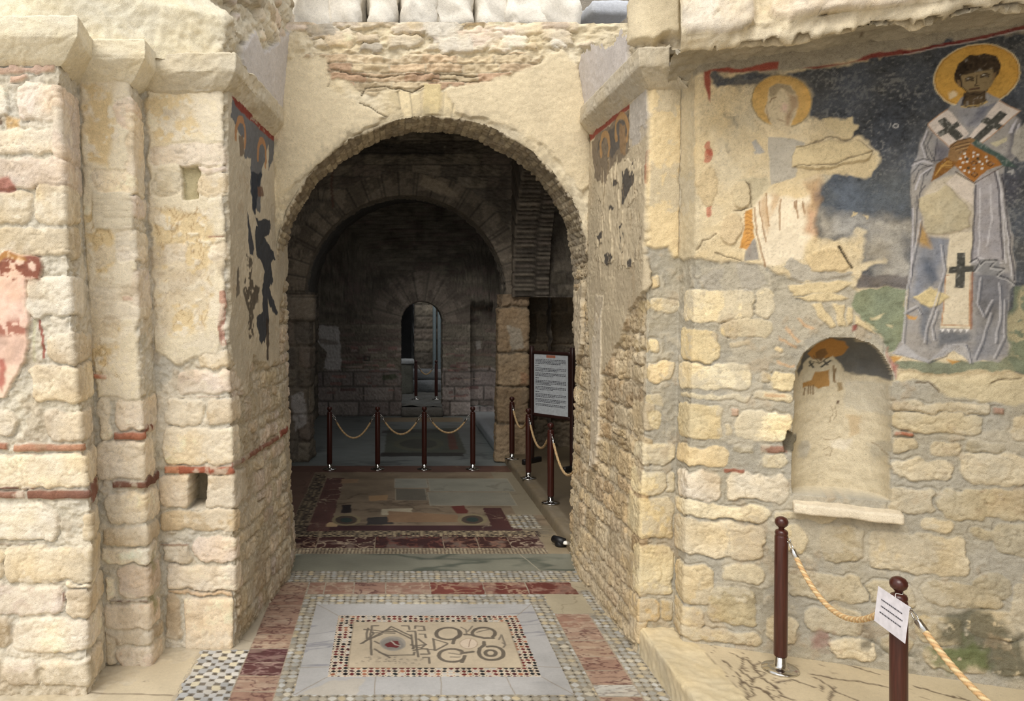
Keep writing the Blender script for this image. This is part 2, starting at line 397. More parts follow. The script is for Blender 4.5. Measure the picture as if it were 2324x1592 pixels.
for b, c in [((30, 1007, 192, 1026), (196, 142, 110)), ((-60, 1003, 18, 1022), (190, 130, 100)), ((-60, 1103, 45, 1111), BRKD), ((48, 1106, 78, 1112), BRK), ((-60, 1113, 60, 1132), (160, 116, 94)),
             ((62, 1112, 205, 1134), BRK), ((-6, 1234, 24, 1239), BRKD), ((40, 1234, 66, 1239), BRKD), ((143, 1343, 150, 1366), BRK), ((120, 1321, 142, 1325), BRK)]:
    LS.pstone(0, b, c, wrapR=.02 if b[2] > 180 else 0, bulge=.022, rnd=.008, wob=.5)
LS.pstone(1, (205, 1085, 217, 1130), BRK, wrapL=.04, bulge=.022, rnd=.008)
u1, u2 = LS.u0[1], LS.u0[2]
for z0, z1 in [(3.05, 3.4), (.88, 1.04)]:
    LS.stone(u1 - .04, u2 - RND.uniform(.02, .1), z0, z1, RND.choice(CREAM), .024, .03, 1.4)
# faded painted plaster on this pier: dark red band above rose
fr = LS.P([(-90, 578), (40, 572), (95, 590), (96, 632), (60, 642), (66, 700), (66, 760), (58, 820), (30, 875), (10, 905), (-90, 905)], 0)
LS.poly(fr, (238, 206, 178), 1.2, .006, lift=.026, label=21)
LS.poly(LS.P([(-90, 600), (88, 600), (94, 636), (62, 645), (64, 760), (50, 830), (-90, 860)], 0), (232, 190, 168), 2.2, .03, .8, amp=.2)
LS.poly(LS.P([(-90, 576), (40, 572), (95, 588), (96, 636), (10, 640), (-90, 630)], 0), (150, 84, 64), 2.4, .02, .95, wear=-.08, amp=.3)
LS.poly(LS.P([(-90, 574), (50, 574), (60, 590), (-90, 592)], 0), (206, 150, 70), 1.6, .02, .6)
LS.poly(LS.P([(-90, 720), (66, 728), (62, 760), (-90, 768)], 0), (166, 88, 66), 1.6, .03, .8, wear=-.1)
LS.poly(LS.P([(0, 810), (14, 812), (16, 870), (6, 890), (0, 880)], 0), (186, 96, 80), 1.2, .02, .85)
LS.stroke(LS.P([(88, 728), (98, 770), (100, 812)], 0), .018, (168, 92, 76), .9)
LS.stroke(LS.P([(78, 728), (78, 820)], 0), .02, (214, 208, 172), .8)
LS.poly(LS.P([(-10, 402), (20, 402), (38, 420), (34, 433), (-10, 434)], 0), (186, 116, 98), 1.2, .02, .9)
LS.poly(LS.P([(14, 266), (46, 268), (46, 287), (16, 288)], 0), (228, 180, 104), 1.2, .02, .8)
LS.poly(LS.P([(-8, 270), (6, 272), (6, 282), (-8, 284)], 0), (110, 80, 62), 1, .01, .9)
# --- middle pier (face = 2, side = 3)
OCH = (238, 208, 150); PL = (244, 228, 194)
LS.poly(LS.P([(184, 170), (298, 170), (302, 520), (316, 905), (220, 905), (190, 520)], 2), PL, 1.6, .02, lift=.02)
for q in [[(186, 190), (250, 175), (262, 300), (250, 380), (196, 370)], [(192, 470), (246, 478), (262, 560), (256, 640), (205, 650)], [(200, 690), (250, 690), (278, 740), (262, 800), (240, 850), (206, 830)]]:
    LS.poly(LS.P(q, 2), OCH, 2.6, .04, .85, wear=-.35, lift=.012)
for _ in range(70):
    x = RND.uniform(202, 262); y = RND.choice([RND.uniform(480, 640), RND.uniform(690, 850)]); LS.stroke(LS.P([(x, y), (x + RND.uniform(-12, 16), y + RND.uniform(5, 22))], 2), .006, (190, 156, 104), .7, dep=.005)
ps(2, [(262, 225, 300, 290), (205, 386, 302, 440), (208, 440, 303, 492), (262, 524, 306, 592), (262, 560, 306, 596), (207, 652, 312, 722), (262, 905, 318, 980), (222, 905, 250, 1000),
       (216, 1000, 322, 1088), (240, 1118, 330, 1187), (232, 1194, 330, 1238), (234, 1242, 332, 1281), (269, 1284, 334, 1356), (238, 1308, 264, 1364), (234, 1370, 336, 1426), (240, 1432, 335, 1462, (206, 186, 156)), (268, 1468, 341, 1516, (238, 212, 182)), (238, 1440, 266, 1510)], bulge=.018, turnR=(.65, .97))
LS.poly(LS.P([(208, 436), (302, 436), (304, 520), (214, 524)], 2), (228, 214, 184), 1, .01, lift=.028)
for y in (452, 466, 478, 492): LS.stroke(LS.P([(210, y), (300, y + 2)], 2), .004, (196, 178, 146), .7, dep=.003)
for b, c in [((256, 981, 330, 1000), (176, 112, 84)), ((255, 1092, 330, 1108), BRK), ((266, 235, 280, 240), BRK), ((280, 672, 312, 684), (214, 150, 122)), ((205, 848, 245, 860), (206, 128, 92)), ((250, 1362, 330, 1368), BRKD)]:
    LS.pstone(2, b, c, wrapR=.02 if b[2] > 316 else 0, bulge=.022, rnd=.008, wob=.6)
LS.pstone(3, (326, 962, 350, 984), (150, 88, 66), wrapL=.02, bulge=.022, rnd=.01); LS.pstone(3, (330, 1076, 356, 1100), BRKD, wrapL=.02, bulge=.022, rnd=.01)
u1, u2 = LS.u0[3], LS.u0[4]
for z0, z1 in [(3.0, 3.4), (2.2, 2.45)]: LS.stone(u1 - .03, u2 - .03, z0, z1, RND.choice(CREAM), .016, .02, 1.4)
for z in (.55, .3): LS.poly([(u1 + .05, z), (u1 + .12, z + .02), (u1 + .1, z + .14), (u1 + .04, z + .12)], (150, 150, 92), 2, .04, .6)
# --- pier beside the passage (face = 4)
LS.poly(LS.P([(338, 205), (505, 205), (508, 320), (508, 660), (500, 800), (400, 830), (352, 790)], 4), PL, 1.6, .02, lift=.02)
for q in [[(335, 220), (440, 215), (460, 310), (346, 320)], [(345, 470), (470, 480), (480, 560), (470, 640), (360, 640), (345, 600)], [(360, 660), (480, 660), (470, 740), (400, 770), (360, 740)]]:
    LS.poly(LS.P(q, 4), OCH, 2.8, .04, .75, wear=-.3, lift=.012)
for _ in range(110):
    x = RND.uniform(350, 478); y = RND.uniform(470, 745); LS.stroke(LS.P([(x, y), (x + RND.uniform(-10, 14), y + RND.uniform(5, 22))], 4), .006, (186, 148, 98), .6, dep=.005)
LS.stroke(LS.P([(503, 665), (504, 700), (506, 740), (508, 778)], 4), .045, (196, 120, 98), .7, wob=1.6)
LS.poly(LS.P([(410, 378), (456, 378), (452, 452), (418, 453)], 4), (196, 182, 140), .6, .006, lift=-.035)
LS.poly(LS.P([(431, 1076), (470, 1074), (466, 1150), (428, 1154)], 4), (164, 150, 122), .5, .006, lift=-.22)
LS.poly(LS.P([(0 + 245, 1578), (220, 1500), (0, 1530), (0, 1592)], 0), (206, 190, 160), 1, .02, .8)
# --- passage side: rubble low down, plaster with remains of painting above (5: 5.0-6.3 m, 6: under the arch)
ua, ub, uc = LS.u0[5], LS.u0[6], LS.u0[7]
JAMB = [(212, 196, 164), (204, 187, 155), (220, 202, 170), (198, 180, 150), (210, 190, 160), (216, 196, 172)]
LS.fill((198, 184, 156), .1, .014, mask=(LS.U > ua + .02).astype(float))
LS.rubble(ua + .05, uc, .02, 1.95, (.08, .2), (.10, .34), 0.0, JAMB, .014, .008, .010)
LS.rubble(ub - .12, uc, 1.9, 2.6, (.1, .2), (.2, .4), 0.0, JAMB, .024, .012, .014)
ps(4, [(344, 325, 506, 377), (346, 386, 414, 452, (244, 226, 190)), (450, 378, 506, 392), (448, 395, 507, 449), (370, 552, 426, 600), (470, 552, 510, 592), (454, 800, 514, 836), (404, 842, 516, 892), (376, 904, 462, 967), (468, 905, 520, 962),
       (368, 970, 524, 1056), (360, 1078, 431, 1149), (470, 1075, 526, 1156), (362, 1156, 528, 1205, (232, 206, 164)), (374, 1232, 436, 1282), (440, 1220, 528, 1276), (376, 1284, 529, 1342), (374, 1352, 412, 1454, (200, 178, 146))], bulge=.018, turnR=(.06, .2))
LS.pstone(4, (420, 1356, 531, 1474), (240, 216, 180), bulge=.03, rnd=.015, wob=.4, rough=.003)
LS.pstone(4, (384, 1343, 528, 1353), (222, 190, 150), bulge=.014)
for b, c in [((372, 1057, 436, 1076), (206, 142, 108)), ((404, 1058, 528, 1078), (178, 100, 74)), ((446, 898, 498, 902), (206, 150, 120)), ((470, 535, 508, 541), (216, 170, 140)), ((360, 1234, 430, 1240), (190, 150, 118))]:
    LS.pstone(4, b, c, wrapR=.02 if b[2] > 520 else 0, bulge=.022, rnd=.008, wob=.5)
LS.stone(ua - .01, ub - .2, 1.155, 1.2, BRK, .02, .01, .6); LS.stone(ub - .15, ub + .2, 1.16, 1.22, (160, 90, 70), .02, .01, .6)
LS.poly([(ua + .02, 3.7), (uc, 3.7), (uc, 2.55), (ub - .02, 2.2), (ub - .1, 1.8), (ua + .9, 1.75), (ua + .5, 1.85), (ua + .3, 1.6), (ua + .02, 1.9)], (206, 192, 164), 2.0, .006, lift=.03)
def J(x, y): return LS.uv(500 + x * .4276, 180 + y * .4271, 5)
def JP(pts): return [J(x, y) for x, y in pts]
LS.poly(JP([(32, 100), (60, 150), (268, 325), (262, 480), (275, 640), (250, 680), (250, 780), (275, 960), (262, 1100), (285, 1230), (240, 1300), (238, 1500), (205, 1410), (160, 1370), (110, 1180), (62, 1150), (90, 990), (120, 880), (120, 710), (135, 480), (70, 400), (60, 240), (30, 200)]), None, 1.5, .006, label=22)
DK = (66, 72, 82)
LS.poly(JP([(38, 100), (150, 190), (268, 310), (262, 420), (236, 490), (240, 340), (200, 480), (190, 700), (150, 690), (135, 520), (145, 430), (100, 410), (110, 330), (80, 290), (60, 250), (30, 200)]), (104, 106, 110), 1.6, .008, .95)
LS.poly(JP([(38, 88), (60, 100), (268, 305), (264, 334), (60, 150)]), (150, 62, 48), .6, .008, .95)
for cx, cy, rx, ry in [(85, 300, 26, 90), (200, 410, 22, 85)]:
    ring = [(cx + rx * math.cos(a), cy + ry * math.sin(a)) for a in np.linspace(math.pi * .95, 2.2 * math.pi, 14)]
    LS.stroke(JP(ring), .05, (186, 132, 84), .9, .5)
LS.poly(JP([(75, 300), (100, 300), (105, 400), (80, 410)]), (120, 100, 80), 1, .008, .9)
LS.poly(JP([(140, 490), (200, 500), (175, 640), (165, 740), (245, 750), (250, 800), (215, 830), (250, 900), (275, 960), (250, 980), (262, 1080), (240, 1110), (285, 1240), (265, 1250), (230, 1160), (240, 1290), (215, 1410), (185, 1390), (170, 1280), (205, 1240), (200, 1120), (215, 1020), (190, 960), (170, 930), (165, 800), (180, 780), (150, 690)]), (52, 58, 68), 1.8, .006, .95)
LS.poly(JP([(122, 705), (140, 800), (160, 900), (150, 950), (135, 930), (125, 830)]), (60, 64, 74), 1.5, .006, .95)
LS.poly(JP([(118, 935), (150, 940), (140, 1050), (155, 1100), (190, 1110), (180, 1190), (150, 1220), (160, 1380), (120, 1390), (130, 1260), (100, 1140), (110, 1050)]), (84, 74, 62), 2, .01, .9, wear=-.3)
LS.poly(JP([(66, 1020), (80, 1000), (78, 1150), (62, 1160)]), (86, 78, 70), 1.5, .01, .8)
LS.poly(JP([(175, 570), (205, 570), (210, 620), (180, 625)]), (120, 88, 70), 1, .01, .9)
LS.poly(JP([(222, 1270), (240, 1290), (236, 1500), (228, 1500)]), (70, 58, 50), 1, .006, .9)
# lime smears and worn patches over the joints
def smear(q, sel, col, seed, thr=.22, a=.6):
    n = fbm(q.U * 3.4, q.V * 3.4, 4, seed) + .35 * q.n2; sel = sel * (q.H > -.015); m_ = sstep(thr, thr + .22, n) * a * sel
    q.C[:] = q.C * (1 - m_[..., None]) + lin(col) * (1 + .08 * q.n2)[..., None] * m_[..., None]; q.H[:] = q.H * (1 - .45 * m_) + .45 * m_ * .010
    n = fbm(q.U * 5.2 + 9, q.V * 5.2, 4, seed + 5) + .3 * q.n2; m_ = sstep(.4, .7, n) * .35 * sel
    q.C[:] = q.C * (1 - m_[..., None]) + lin((178, 152, 116)) * m_[..., None]
smear(LS, (LS.U < LS.u0[5]) * (LS.L == 0), (236, 222, 196), 71)
smear(LS, (LS.U > LS.u0[5]) * (LS.L == 0), (200, 188, 164), 72, .15)
# label faces, build
sg = LS.seg[None, :].repeat(LS.U.shape[0], 0)
LS.L = np.where(LS.L == 0, np.select([sg <= 1, sg <= 3], [1, 2], 3), LS.L)
pier_l = [empty('stone_pier', at(60, 1585, YL1)[:2] + (0,), 'cream stone pier at the left edge with faded rose paint, nearest of three stepped piers', 'pier', 'stepped piers left of the arch'),
          empty('stone_pier', (at(290, 1500, YL2)[0], YL2, 0), 'narrow middle pier of the three stepped cream piers left of the arch', 'pier', 'stepped piers left of the arch'),
          empty('stone_pier', (at(450, 1470, YL3)[0], YL3, 0), 'cream stone pier next to the passage on the left, with two square putlog holes', 'pier', 'stepped piers left of the arch')]
def keep_world(o, par):
    o.parent = par; o.matrix_parent_inverse = par.matrix_basis.inverted()
for i in range(3): keep_world(LS.build('shaft', M_stone, [i + 1]), pier_l[i])
tag(LS.build('fresco', M_paint, [21]), 'faded rose and dark red painted plaster on the leftmost pier', 'fresco')
tag(LS.build('fresco', M_paint, [22]), 'flaking dark blue black fresco with ochre haloes on the left side of the passage', 'fresco')
# cornices (moulded imposts) on the three piers
PROF = [(0.0, 3.575), (0.035, 3.60), (0.12, 3.70), (0.125, 3.72), (0.125, 3.815), (0.11, 3.825), (-0.12, 3.835)]
def cornice(path, seed, par, col=(238, 225, 194), prof=PROF, chips=0.006):
    q = sweep(path, prof, .008, seed); q.fill(col, .08, .002); q.H -= .004 * sstep(.6, 1, q.rd)
    e = np.minimum(q.U - q.U.min(), q.U.max() - q.U); q.H += -.02 * sstep(.08, 0, e) * (q.n1 + .6) - chips * np.clip(q.n1, 0, 1)
    o = q.build('cornice', M_stone); keep_world(o, par); return o
x1 = (138 - PX) * YL1 / F; x2a = (172 - PX) * YL2 / F; x2 = (296 - PX) * YL2 / F; x3a = (320 - PX) * YL3 / F; x3 = (504 - PX) * YL3 / F; xA = (613 - PX) * YA / F
cornice([(-3.0, YL1), (x1, YL1), (x2a, YL2)], 31, pier_l[0])
cornice([(x2a + .0, YL2), (x2, YL2), (x3a, YL3)], 32, pier_l[1])
cornice([(x3a + .0, YL3), (x3, YL3), (xA, YA)], 33, pier_l[2], (220, 206, 176), chips=.03)

# upper left: old plaster above the cornices, broken vault stub running back to the arch wall
q = Strip([('xy', -3.0, 4.46), ('xy', x1 - .25, 4.5), ('px', 5.06, [(-200, 505), (0, 470), (40, 520), (100, 500), (200, 500)]), ('px', 5.5, [(-200, 600), (60, 560), (300, 560)]),
           ('px', YA + .05, [(-200, 690), (130, 650), (300, 634), (400, 634)])], 3.78, 5.2, .014, seed=140, rnd=4)
q.fill((246, 234, 202), .06, .008)
k = q.seg[None, :].repeat(q.U.shape[0], 0); ru = sstep(.0, .12, q.U - q.u0[2] + .10 * q.n1 + .03)
q.H += ru * (.035 * q.n1 + .008 * q.n2 - .02 * sstep(.5, 1, q.rd))
q.C[:] = q.C * (1 - ru[..., None]) + ru[..., None] * lin((224, 211, 182)) * (1 + .14 * q.n1 + .08 * q.n2)[..., None]
for _ in range(60):
    a = RND.uniform(q.u0[2], q.u0[4]); b = RND.uniform(4.15, 5.1); l = RND.uniform(.06, .2); q.stone(a, a + l, b, b + l * RND.uniform(.5, .9), RND.choice(CREAM + JAMB), .028, .05, 1.5, RND.uniform(-.4, .4))
q.poly([(q.u0[3] - .12, 3.7), (q.u0[4], 3.7), (q.u0[4], 4.5), (q.u0[4] - .18, 4.38), (q.u0[3] + .3, 4.12), (q.u0[3] + .1, 4.2), (q.u0[3] - .15, 4.02)], (216, 207, 198), 2, .008, lift=.03)
tag(q.build('wall_left', M_stone), kind='structure')

# ------------------------------------------------------------------ the front arch wall
XcA, RA, ZsA = (981 - PX) * YA / F, 359 * YA / F, CH + (PY - 624) * YA / F
fr0 = lambda y0: (lambda L_: np.stack([L_[..., 0], y0 + L_[..., 1], L_[..., 2]], -1))
A = arch_wall(fr0(YA), XcA, ZsA, RA, ZsA - .5, (-1.35, 2.05, ZsA - .5, 4.53), .55, .0105, seed=200)
A.fill((236, 219, 182), .07, .006)
fm = ~A.sof
A.H += fm * (.02 * A.n1)
X_, Z_ = A.lx, A.lz
top = fm & (Z_ > 4.05 + .06 * A.n1); A.H = np.where(top, .03 * A.n1 + .02 * A.n2, A.H)
bricks(A, X_, Z_ - .03 * (X_ - XcA) ** 2 * 0, .3, .075, [(226, 204, 164), (216, 188, 150), (232, 210, 172), (206, 170, 136), (222, 200, 160)], (206, 190, 158), fm & (Z_ > 4.0 + .08 * A.n1) & (Z_ < 4.28 + .05 * A.n1) & (np.abs(X_ - XcA) < .95 + .2 * A.n2), .012, .06, 7)
for _ in range(70):
    a = RND.uniform(-1.2, 1.6); b = RND.uniform(4.28, 4.6); l = RND.uniform(.1, .3); A.stone(a, a + l, b, b + l * RND.uniform(.35, .6), RND.choice(CREAM + [(214, 200, 176)]), .03, .04, 2.4)
# courses of thin voussoirs showing at the crown where the plaster is lost
na = np.floor((A.th - math.pi / 2) / .062); fa = np.abs((A.th - math.pi / 2) / .062 - na - .5) * 2
vz = fm & (A.r < RA + .22 + .08 * A.n1) & (np.abs(A.th - math.pi / 2) < .22 + .06 * A.n1)
vc = sstep(.98, .8, fa); A.C = np.where(vz[..., None], (lin((196, 180, 146)) * (1 - vc[..., None]) + vc[..., None] * lin((230, 210, 166)) * (.85 + .3 * hsh(na, na * 0, 5))[..., None]) * (1 + .1 * A.n2)[..., None], A.C)
A.H = np.where(vz, -.012 + .012 * vc, A.H)
Ax = lambda x, y: ((x - PX) * YA / F, CH + (PY - y) * YA / F)
def AP(pts): return [Ax(500 + x * .4523, y * .4523) for x, y in pts]
for ln in [[(700, 515), (760, 545), (830, 585)], [(1500, 380), (1545, 470), (1640, 545), (1680, 590), (1740, 600), (1800, 645)], [(1560, 690), (1620, 650), (1670, 670), (1690, 720)], [(1760, 790), (1800, 740), (1850, 760), (1880, 800)], [(545, 320), (545, 440)], [(700, 480), (720, 440), (860, 440), (960, 460), (1020, 430)],
           [(1040, 400), (1300, 410)], [(560, 360), (760, 385), (980, 370), (1300, 380)], [(390, 520), (470, 560), (560, 545)], [(1240, 480), (1300, 470), (1380, 500), (1420, 520)]]:
    A.stroke(AP(ln), .010, (150, 134, 106), .9, 1.2, .02)
A.poly(AP([(1018, 420), (1110, 425), (1100, 575), (1022, 575)]), (226, 204, 150), .8, .008, lift=.012)
A.poly(AP([(320, 300), (540, 290), (545, 440), (700, 520), (820, 590), (640, 690), (480, 850), (300, 980), (260, 800), (300, 640)]), (234, 216, 178), 2, .02, lift=.014)
A.poly(AP([(1300, 420), (1530, 360), (1700, 250), (1800, 330), (1840, 640), (1880, 880), (1820, 960), (1640, 740), (1400, 620), (1180, 570), (1130, 450)]), (232, 213, 174), 2, .02, lift=.016)
# ragged arris, then the soffit in rough rows of stone
ed = np.exp(-np.maximum(A.r - RA, 0) / .04) * fm; A.H -= ed * (.010 + .010 * np.clip(A.n2, -1, 1))
ed2 = sstep(.10, .0, A.r - RA + .05 * A.n2) * fm; A.C = A.C * (1 - .55 * ed2[..., None]) + .55 * ed2[..., None] * lin((176, 162, 134))
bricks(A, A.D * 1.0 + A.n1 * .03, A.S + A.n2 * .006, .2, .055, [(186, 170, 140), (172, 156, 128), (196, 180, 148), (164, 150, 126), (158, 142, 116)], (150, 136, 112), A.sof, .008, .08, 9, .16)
A.H = np.where(A.sof, A.H + .005 * A.n2 + .018 * A.n1 - .012 * sstep(.5, 1, A.rd), A.H)
tag(A.build('wall_arch', M_stone), kind='structure')
# ------------------------------------------------------------------ RIGHT: passage side, pier, painted wall with niche
ZP = 0.17                                        # height of the raised platform on the right
WX0, WY0, WX1, WY1 = 1.84, 4.70, 3.70, 3.966
RS = Strip([
    ('px', 6.85, [(250, 1300), (560, 1306), (800, 1310), (1000, 1302), (1250, 1296), (1300, 1294)]),
    ('px', YA, [(250, 1344), (560, 1340), (800, 1334), (1000, 1330), (1250, 1316), (1330, 1312)]),
    ('px', 4.9, [(100, 1480), (240, 1480), (600, 1470), (900, 1467), (1100, 1460), (1300, 1453), (1440, 1449), (1500, 1448)]),
    ('px', 4.9, [(100, 1548), (200, 1547), (600, 1541), (900, 1537), (1200, 1531), (1420, 1528), (1500, 1527)]),
    ('px', WY0, [(100, 1590), (200, 1588), (600, 1580), (900, 1570), (1200, 1558), (1450, 1550), (1520, 1548)]),
    ('xy', WX1, WY1),
], 0.0, 3.72, 0.0062, seed=300)
p = RS; GM = (178, 169, 148)  # right-side mortar darkened, part of the dimmer light put into colour
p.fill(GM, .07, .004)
ua, ub, uc, ud, ue, uf = RS.u0
sg = RS.seg[None, :].repeat(RS.U.shape[0], 0)
# passage side
RS.fill((192, 174, 142), .1, .016, mask=(RS.U < uc - .02).astype(float))
JR = [(204, 180, 138), (194, 170, 130), (210, 186, 144), (186, 160, 122), (200, 174, 134), (214, 192, 152)]
RS.rubble(ua, uc - .05, .02, 2.1, (.1, .22), (.15, .42), 0.0, JR, .016, .008, .011)
RS.rubble(ua, ub + .06, 2.1, 2.9, (.12, .24), (.2, .4), 0.0, JR, .024, .012, .016)
for z0, z1 in [(1.42, 1.6), (1.2, 1.38), (.92, 1.16), (.62, .88), (.36, .58), (.06, .3)]: RS.stone(uc - RND.uniform(.12, .25), uc + .05, z0, z1, RND.choice(JR), .014, .02, 1)
RS.poly([(ub + .03, 3.7), (uc - .0, 3.7), (uc - .0, 2.3), (uc - .3, 2.2), (uc - .5, 1.95), (ub + .5, 1.7), (ub + .42, 1.1), (ub + .25, 1.05), (ub + .2, 1.7), (ub + .02, 2.3)], (204, 186, 152), 2.4, .006, lift=.03)
RS.poly([(ub + .3, 2.3), (ub + .5, 2.3), (ub + .5, 1.7), (ub + .42, 1.0), (ub + .26, .95), (ub + .22, 1.6)], (216, 200, 172), 2, .006, lift=.04)
RS.poly([(ub - .42, 2.35), (ub - .12, 2.4), (ub - .1, 1.9), (ub - .3, 1.75), (ub - .42, 1.9)], (208, 190, 158), 2, .008, lift=.05)
def JQ(pts): return [RS.uv(1320 + x * .4276, 180 + y * .4271, 1) for x, y in pts]
RS.poly(JQ([(60, 300), (275, 140), (275, 360), (240, 440), (330, 420), (310, 600), (250, 720), (300, 960), (280, 1000), (200, 960), (140, 1000), (90, 860), (130, 700), (80, 520), (66, 330)]), None, 2, .006, label=22)
RS.poly(JQ([(72, 330), (275, 150), (275, 380), (235, 430), (180, 460), (150, 560), (90, 540)]), (124, 108, 88), 2, .008, .9)
RS.poly(JQ([(110, 330), (275, 175), (275, 300), (180, 420), (150, 300), (100, 400)]), (92, 88, 84), 2, .008, .75)
RS.poly(JQ([(60, 295), (278, 128), (278, 152), (62, 330)]), (150, 62, 46), .6, .008, .95)
for cx, cy, rx, ry in [(235, 270, 34, 80), (145, 360, 24, 70)]:
    RS.stroke(JQ([(cx + rx * math.cos(a), cy + ry * math.sin(a)) for a in np.linspace(math.pi * .8, 2.2 * math.pi, 14)]), .05, (184, 140, 86), .85, .5)
RS.poly(JQ([(220, 240), (255, 240), (258, 400), (225, 400)]), (158, 124, 84), 1.5, .01, .8)
RS.poly(JQ([(278, 140), (380, 30), (380, 260), (340, 330), (278, 368)]), (196, 186, 172), .6, .008, .95, lift=.03)
RS.stroke(JQ([(366, 400), (364, 540)]), .05, (150, 70, 50), .9, .6)
for q in [[(240, 480), (280, 460), (310, 420), (300, 560), (250, 640), (230, 670)], [(165, 670), (195, 680), (185, 700), (165, 690)], [(185, 530), (215, 540), (210, 570), (185, 570)], [(140, 930), (180, 920), (178, 1000), (140, 1000)], [(225, 780), (240, 760), (238, 950), (222, 900)], [(100, 830), (130, 790), (130, 860), (110, 880)], [(270, 950), (290, 950), (285, 1000), (270, 990)]]:
    RS.poly(JQ(q), (70, 66, 66), 2.2, .008, .9, wear=-.3)
for _ in range(60):
    x = RND.uniform(90, 340); y = RND.uniform(420, 1000); RS.stroke(JQ([(x, y), (x + RND.uniform(-8, 8), y + RND.uniform(30, 110))]), .02, RND.choice([(150, 128, 94), (226, 206, 166), (120, 104, 82)]), .6, 1.5, dep=RND.choice([.008, -.01]))
for q, r in [((ub + .32, 1.36), .03), ((ub - .25, .62), .07), ((ub + .3, 1.0), .02)]:
    RS.poly([(q[0] + r * math.cos(a) * .7, q[1] + r * math.sin(a)) for a in np.linspace(0, 6.28, 12)[:-1]], (96, 70, 50), 1.5, .006, .9, lift=-.05)
# front face of the right pier (segment 2) and its side (3)
RS.poly(RS.P([(1476, 150), (1548, 150), (1545, 300), (1543, 585), (1530, 590), (1515, 560), (1470, 560)], 2), (238, 212, 160), 1.6, .02, lift=.016)
RS.poly(RS.P([(1549, 160), (1592, 160), (1584, 590), (1544, 590)], 3), (212, 194, 156), 1.6, .02, lift=.012)
YS = [(240, 218, 168), (236, 212, 160), (242, 222, 178), (232, 206, 156)]
def rs(k, lst, **kw):
    for b in lst: RS.pstone(k, b[:4], b[4] if len(b) == 5 else RND.choice(YS), **kw)
rs(2, [(1473, 622, 1492, 656), (1473, 676, 1541, 712), (1474, 766, 1497, 800), (1468, 820, 1530, 868), (1466, 893, 1508, 918), (1466, 931, 1500, 974)], bulge=.008, rough=.004)
rs(2, [(1463, 1005, 1534, 1051), (1459, 1067, 1511, 1124), (1512, 1072, 1530, 1118), (1456, 1130, 1532, 1224), (1452, 1240, 1530, 1352), (1450, 1360, 1500, 1412, (206, 180, 134)), (1500, 1362, 1528, 1410, (210, 186, 140))], bulge=.016, turnL=(.06, .2))
for y0, y1 in [(676, 712), (770, 800), (820, 868)]: RS.stroke(RS.P([(1466, (y0 + y1) / 2), (1448, (y0 + y1) / 2 + 4)], 1), .08, (200, 176, 128), .8, 2)
# painted wall: lower rubble (segment 4)
W = 4
LO = [(240, 219, 172), (234, 212, 164), (242, 224, 184), (230, 206, 160)]; LG = [(206, 189, 152), (198, 182, 148), (212, 195, 160), (190, 175, 142)]  # second set darker and greyer: lower-right shade put into the stone colour
rs(W, [(1579, 655, 1711, 731), (1713, 653, 1756, 726), (1645, 726, 1758, 768), (1577, 745, 1631, 822), (1575, 826, 1706, 889), (1726, 846, 1748, 870), (1745, 844, 1806, 886), (1576, 896, 1706, 908), (1710, 890, 1800, 912), (1640, 730, 1665, 766), (1655, 775, 1700, 788), (1756, 785, 1776, 800)], bulge=.007, rough=.003, wob=1.5, turnL=(.7, .95))
rs(W, [(1566, 918, 1644, 995), (1650, 968, 1666, 992), (1672, 936, 1800, 1006), (1566, 1014, 1659, 1060), (1668, 1012, 1716, 1030, (196, 180, 146)), (1726, 1030, 1790, 1068)], bulge=.010, rough=.004, turnL=(.7, .95))
rs(W, [(1561, 1070, 1634, 1140, (244, 226, 196)), (1648, 1076, 1788, 1140, (244, 226, 192)), (1559, 1145, 1748, 1180), (1556, 1184, 1738, 1268, (240, 220, 180)), (1752, 1160, 1892, 1182), (1552, 1282, 1620, 1372), (1640, 1281, 1732, 1324), (1770, 1190, 1826, 1260), (1552, 1376, 1600, 1430), (1610, 1335, 1720, 1420, (204, 184, 140)), (1552, 1430, 1730, 1462, (216, 196, 156))], bulge=.013, turnL=(.7, .95))
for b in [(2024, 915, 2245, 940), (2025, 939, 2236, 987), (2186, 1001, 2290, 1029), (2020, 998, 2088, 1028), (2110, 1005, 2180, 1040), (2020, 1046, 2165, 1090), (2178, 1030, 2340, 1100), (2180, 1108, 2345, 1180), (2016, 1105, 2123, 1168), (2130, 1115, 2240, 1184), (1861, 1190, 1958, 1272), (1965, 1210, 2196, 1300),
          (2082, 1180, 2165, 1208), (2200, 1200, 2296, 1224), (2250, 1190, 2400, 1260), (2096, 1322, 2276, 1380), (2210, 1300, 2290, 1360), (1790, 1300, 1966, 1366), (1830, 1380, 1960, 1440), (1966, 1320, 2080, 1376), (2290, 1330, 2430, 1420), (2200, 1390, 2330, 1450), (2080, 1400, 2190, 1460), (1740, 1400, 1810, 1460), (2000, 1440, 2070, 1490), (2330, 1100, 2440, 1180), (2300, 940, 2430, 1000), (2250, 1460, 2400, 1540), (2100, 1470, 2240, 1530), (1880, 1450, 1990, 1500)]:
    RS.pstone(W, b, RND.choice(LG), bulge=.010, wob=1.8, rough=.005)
for b, c in [((1726, 1012, 1791, 1029), (170, 124, 98)), ((1639, 1065, 1689, 1076), (164, 104, 80)), ((2027, 982, 2074, 993), (176, 112, 84)), ((1657, 925, 1676, 945), (206, 140, 104)), ((2224, 1112, 2238, 1116), (160, 90, 66)), ((2250, 927, 2280, 944), (190, 150, 122))]: RS.pstone(W, b, c, bulge=.012, rnd=.01, wob=.8)
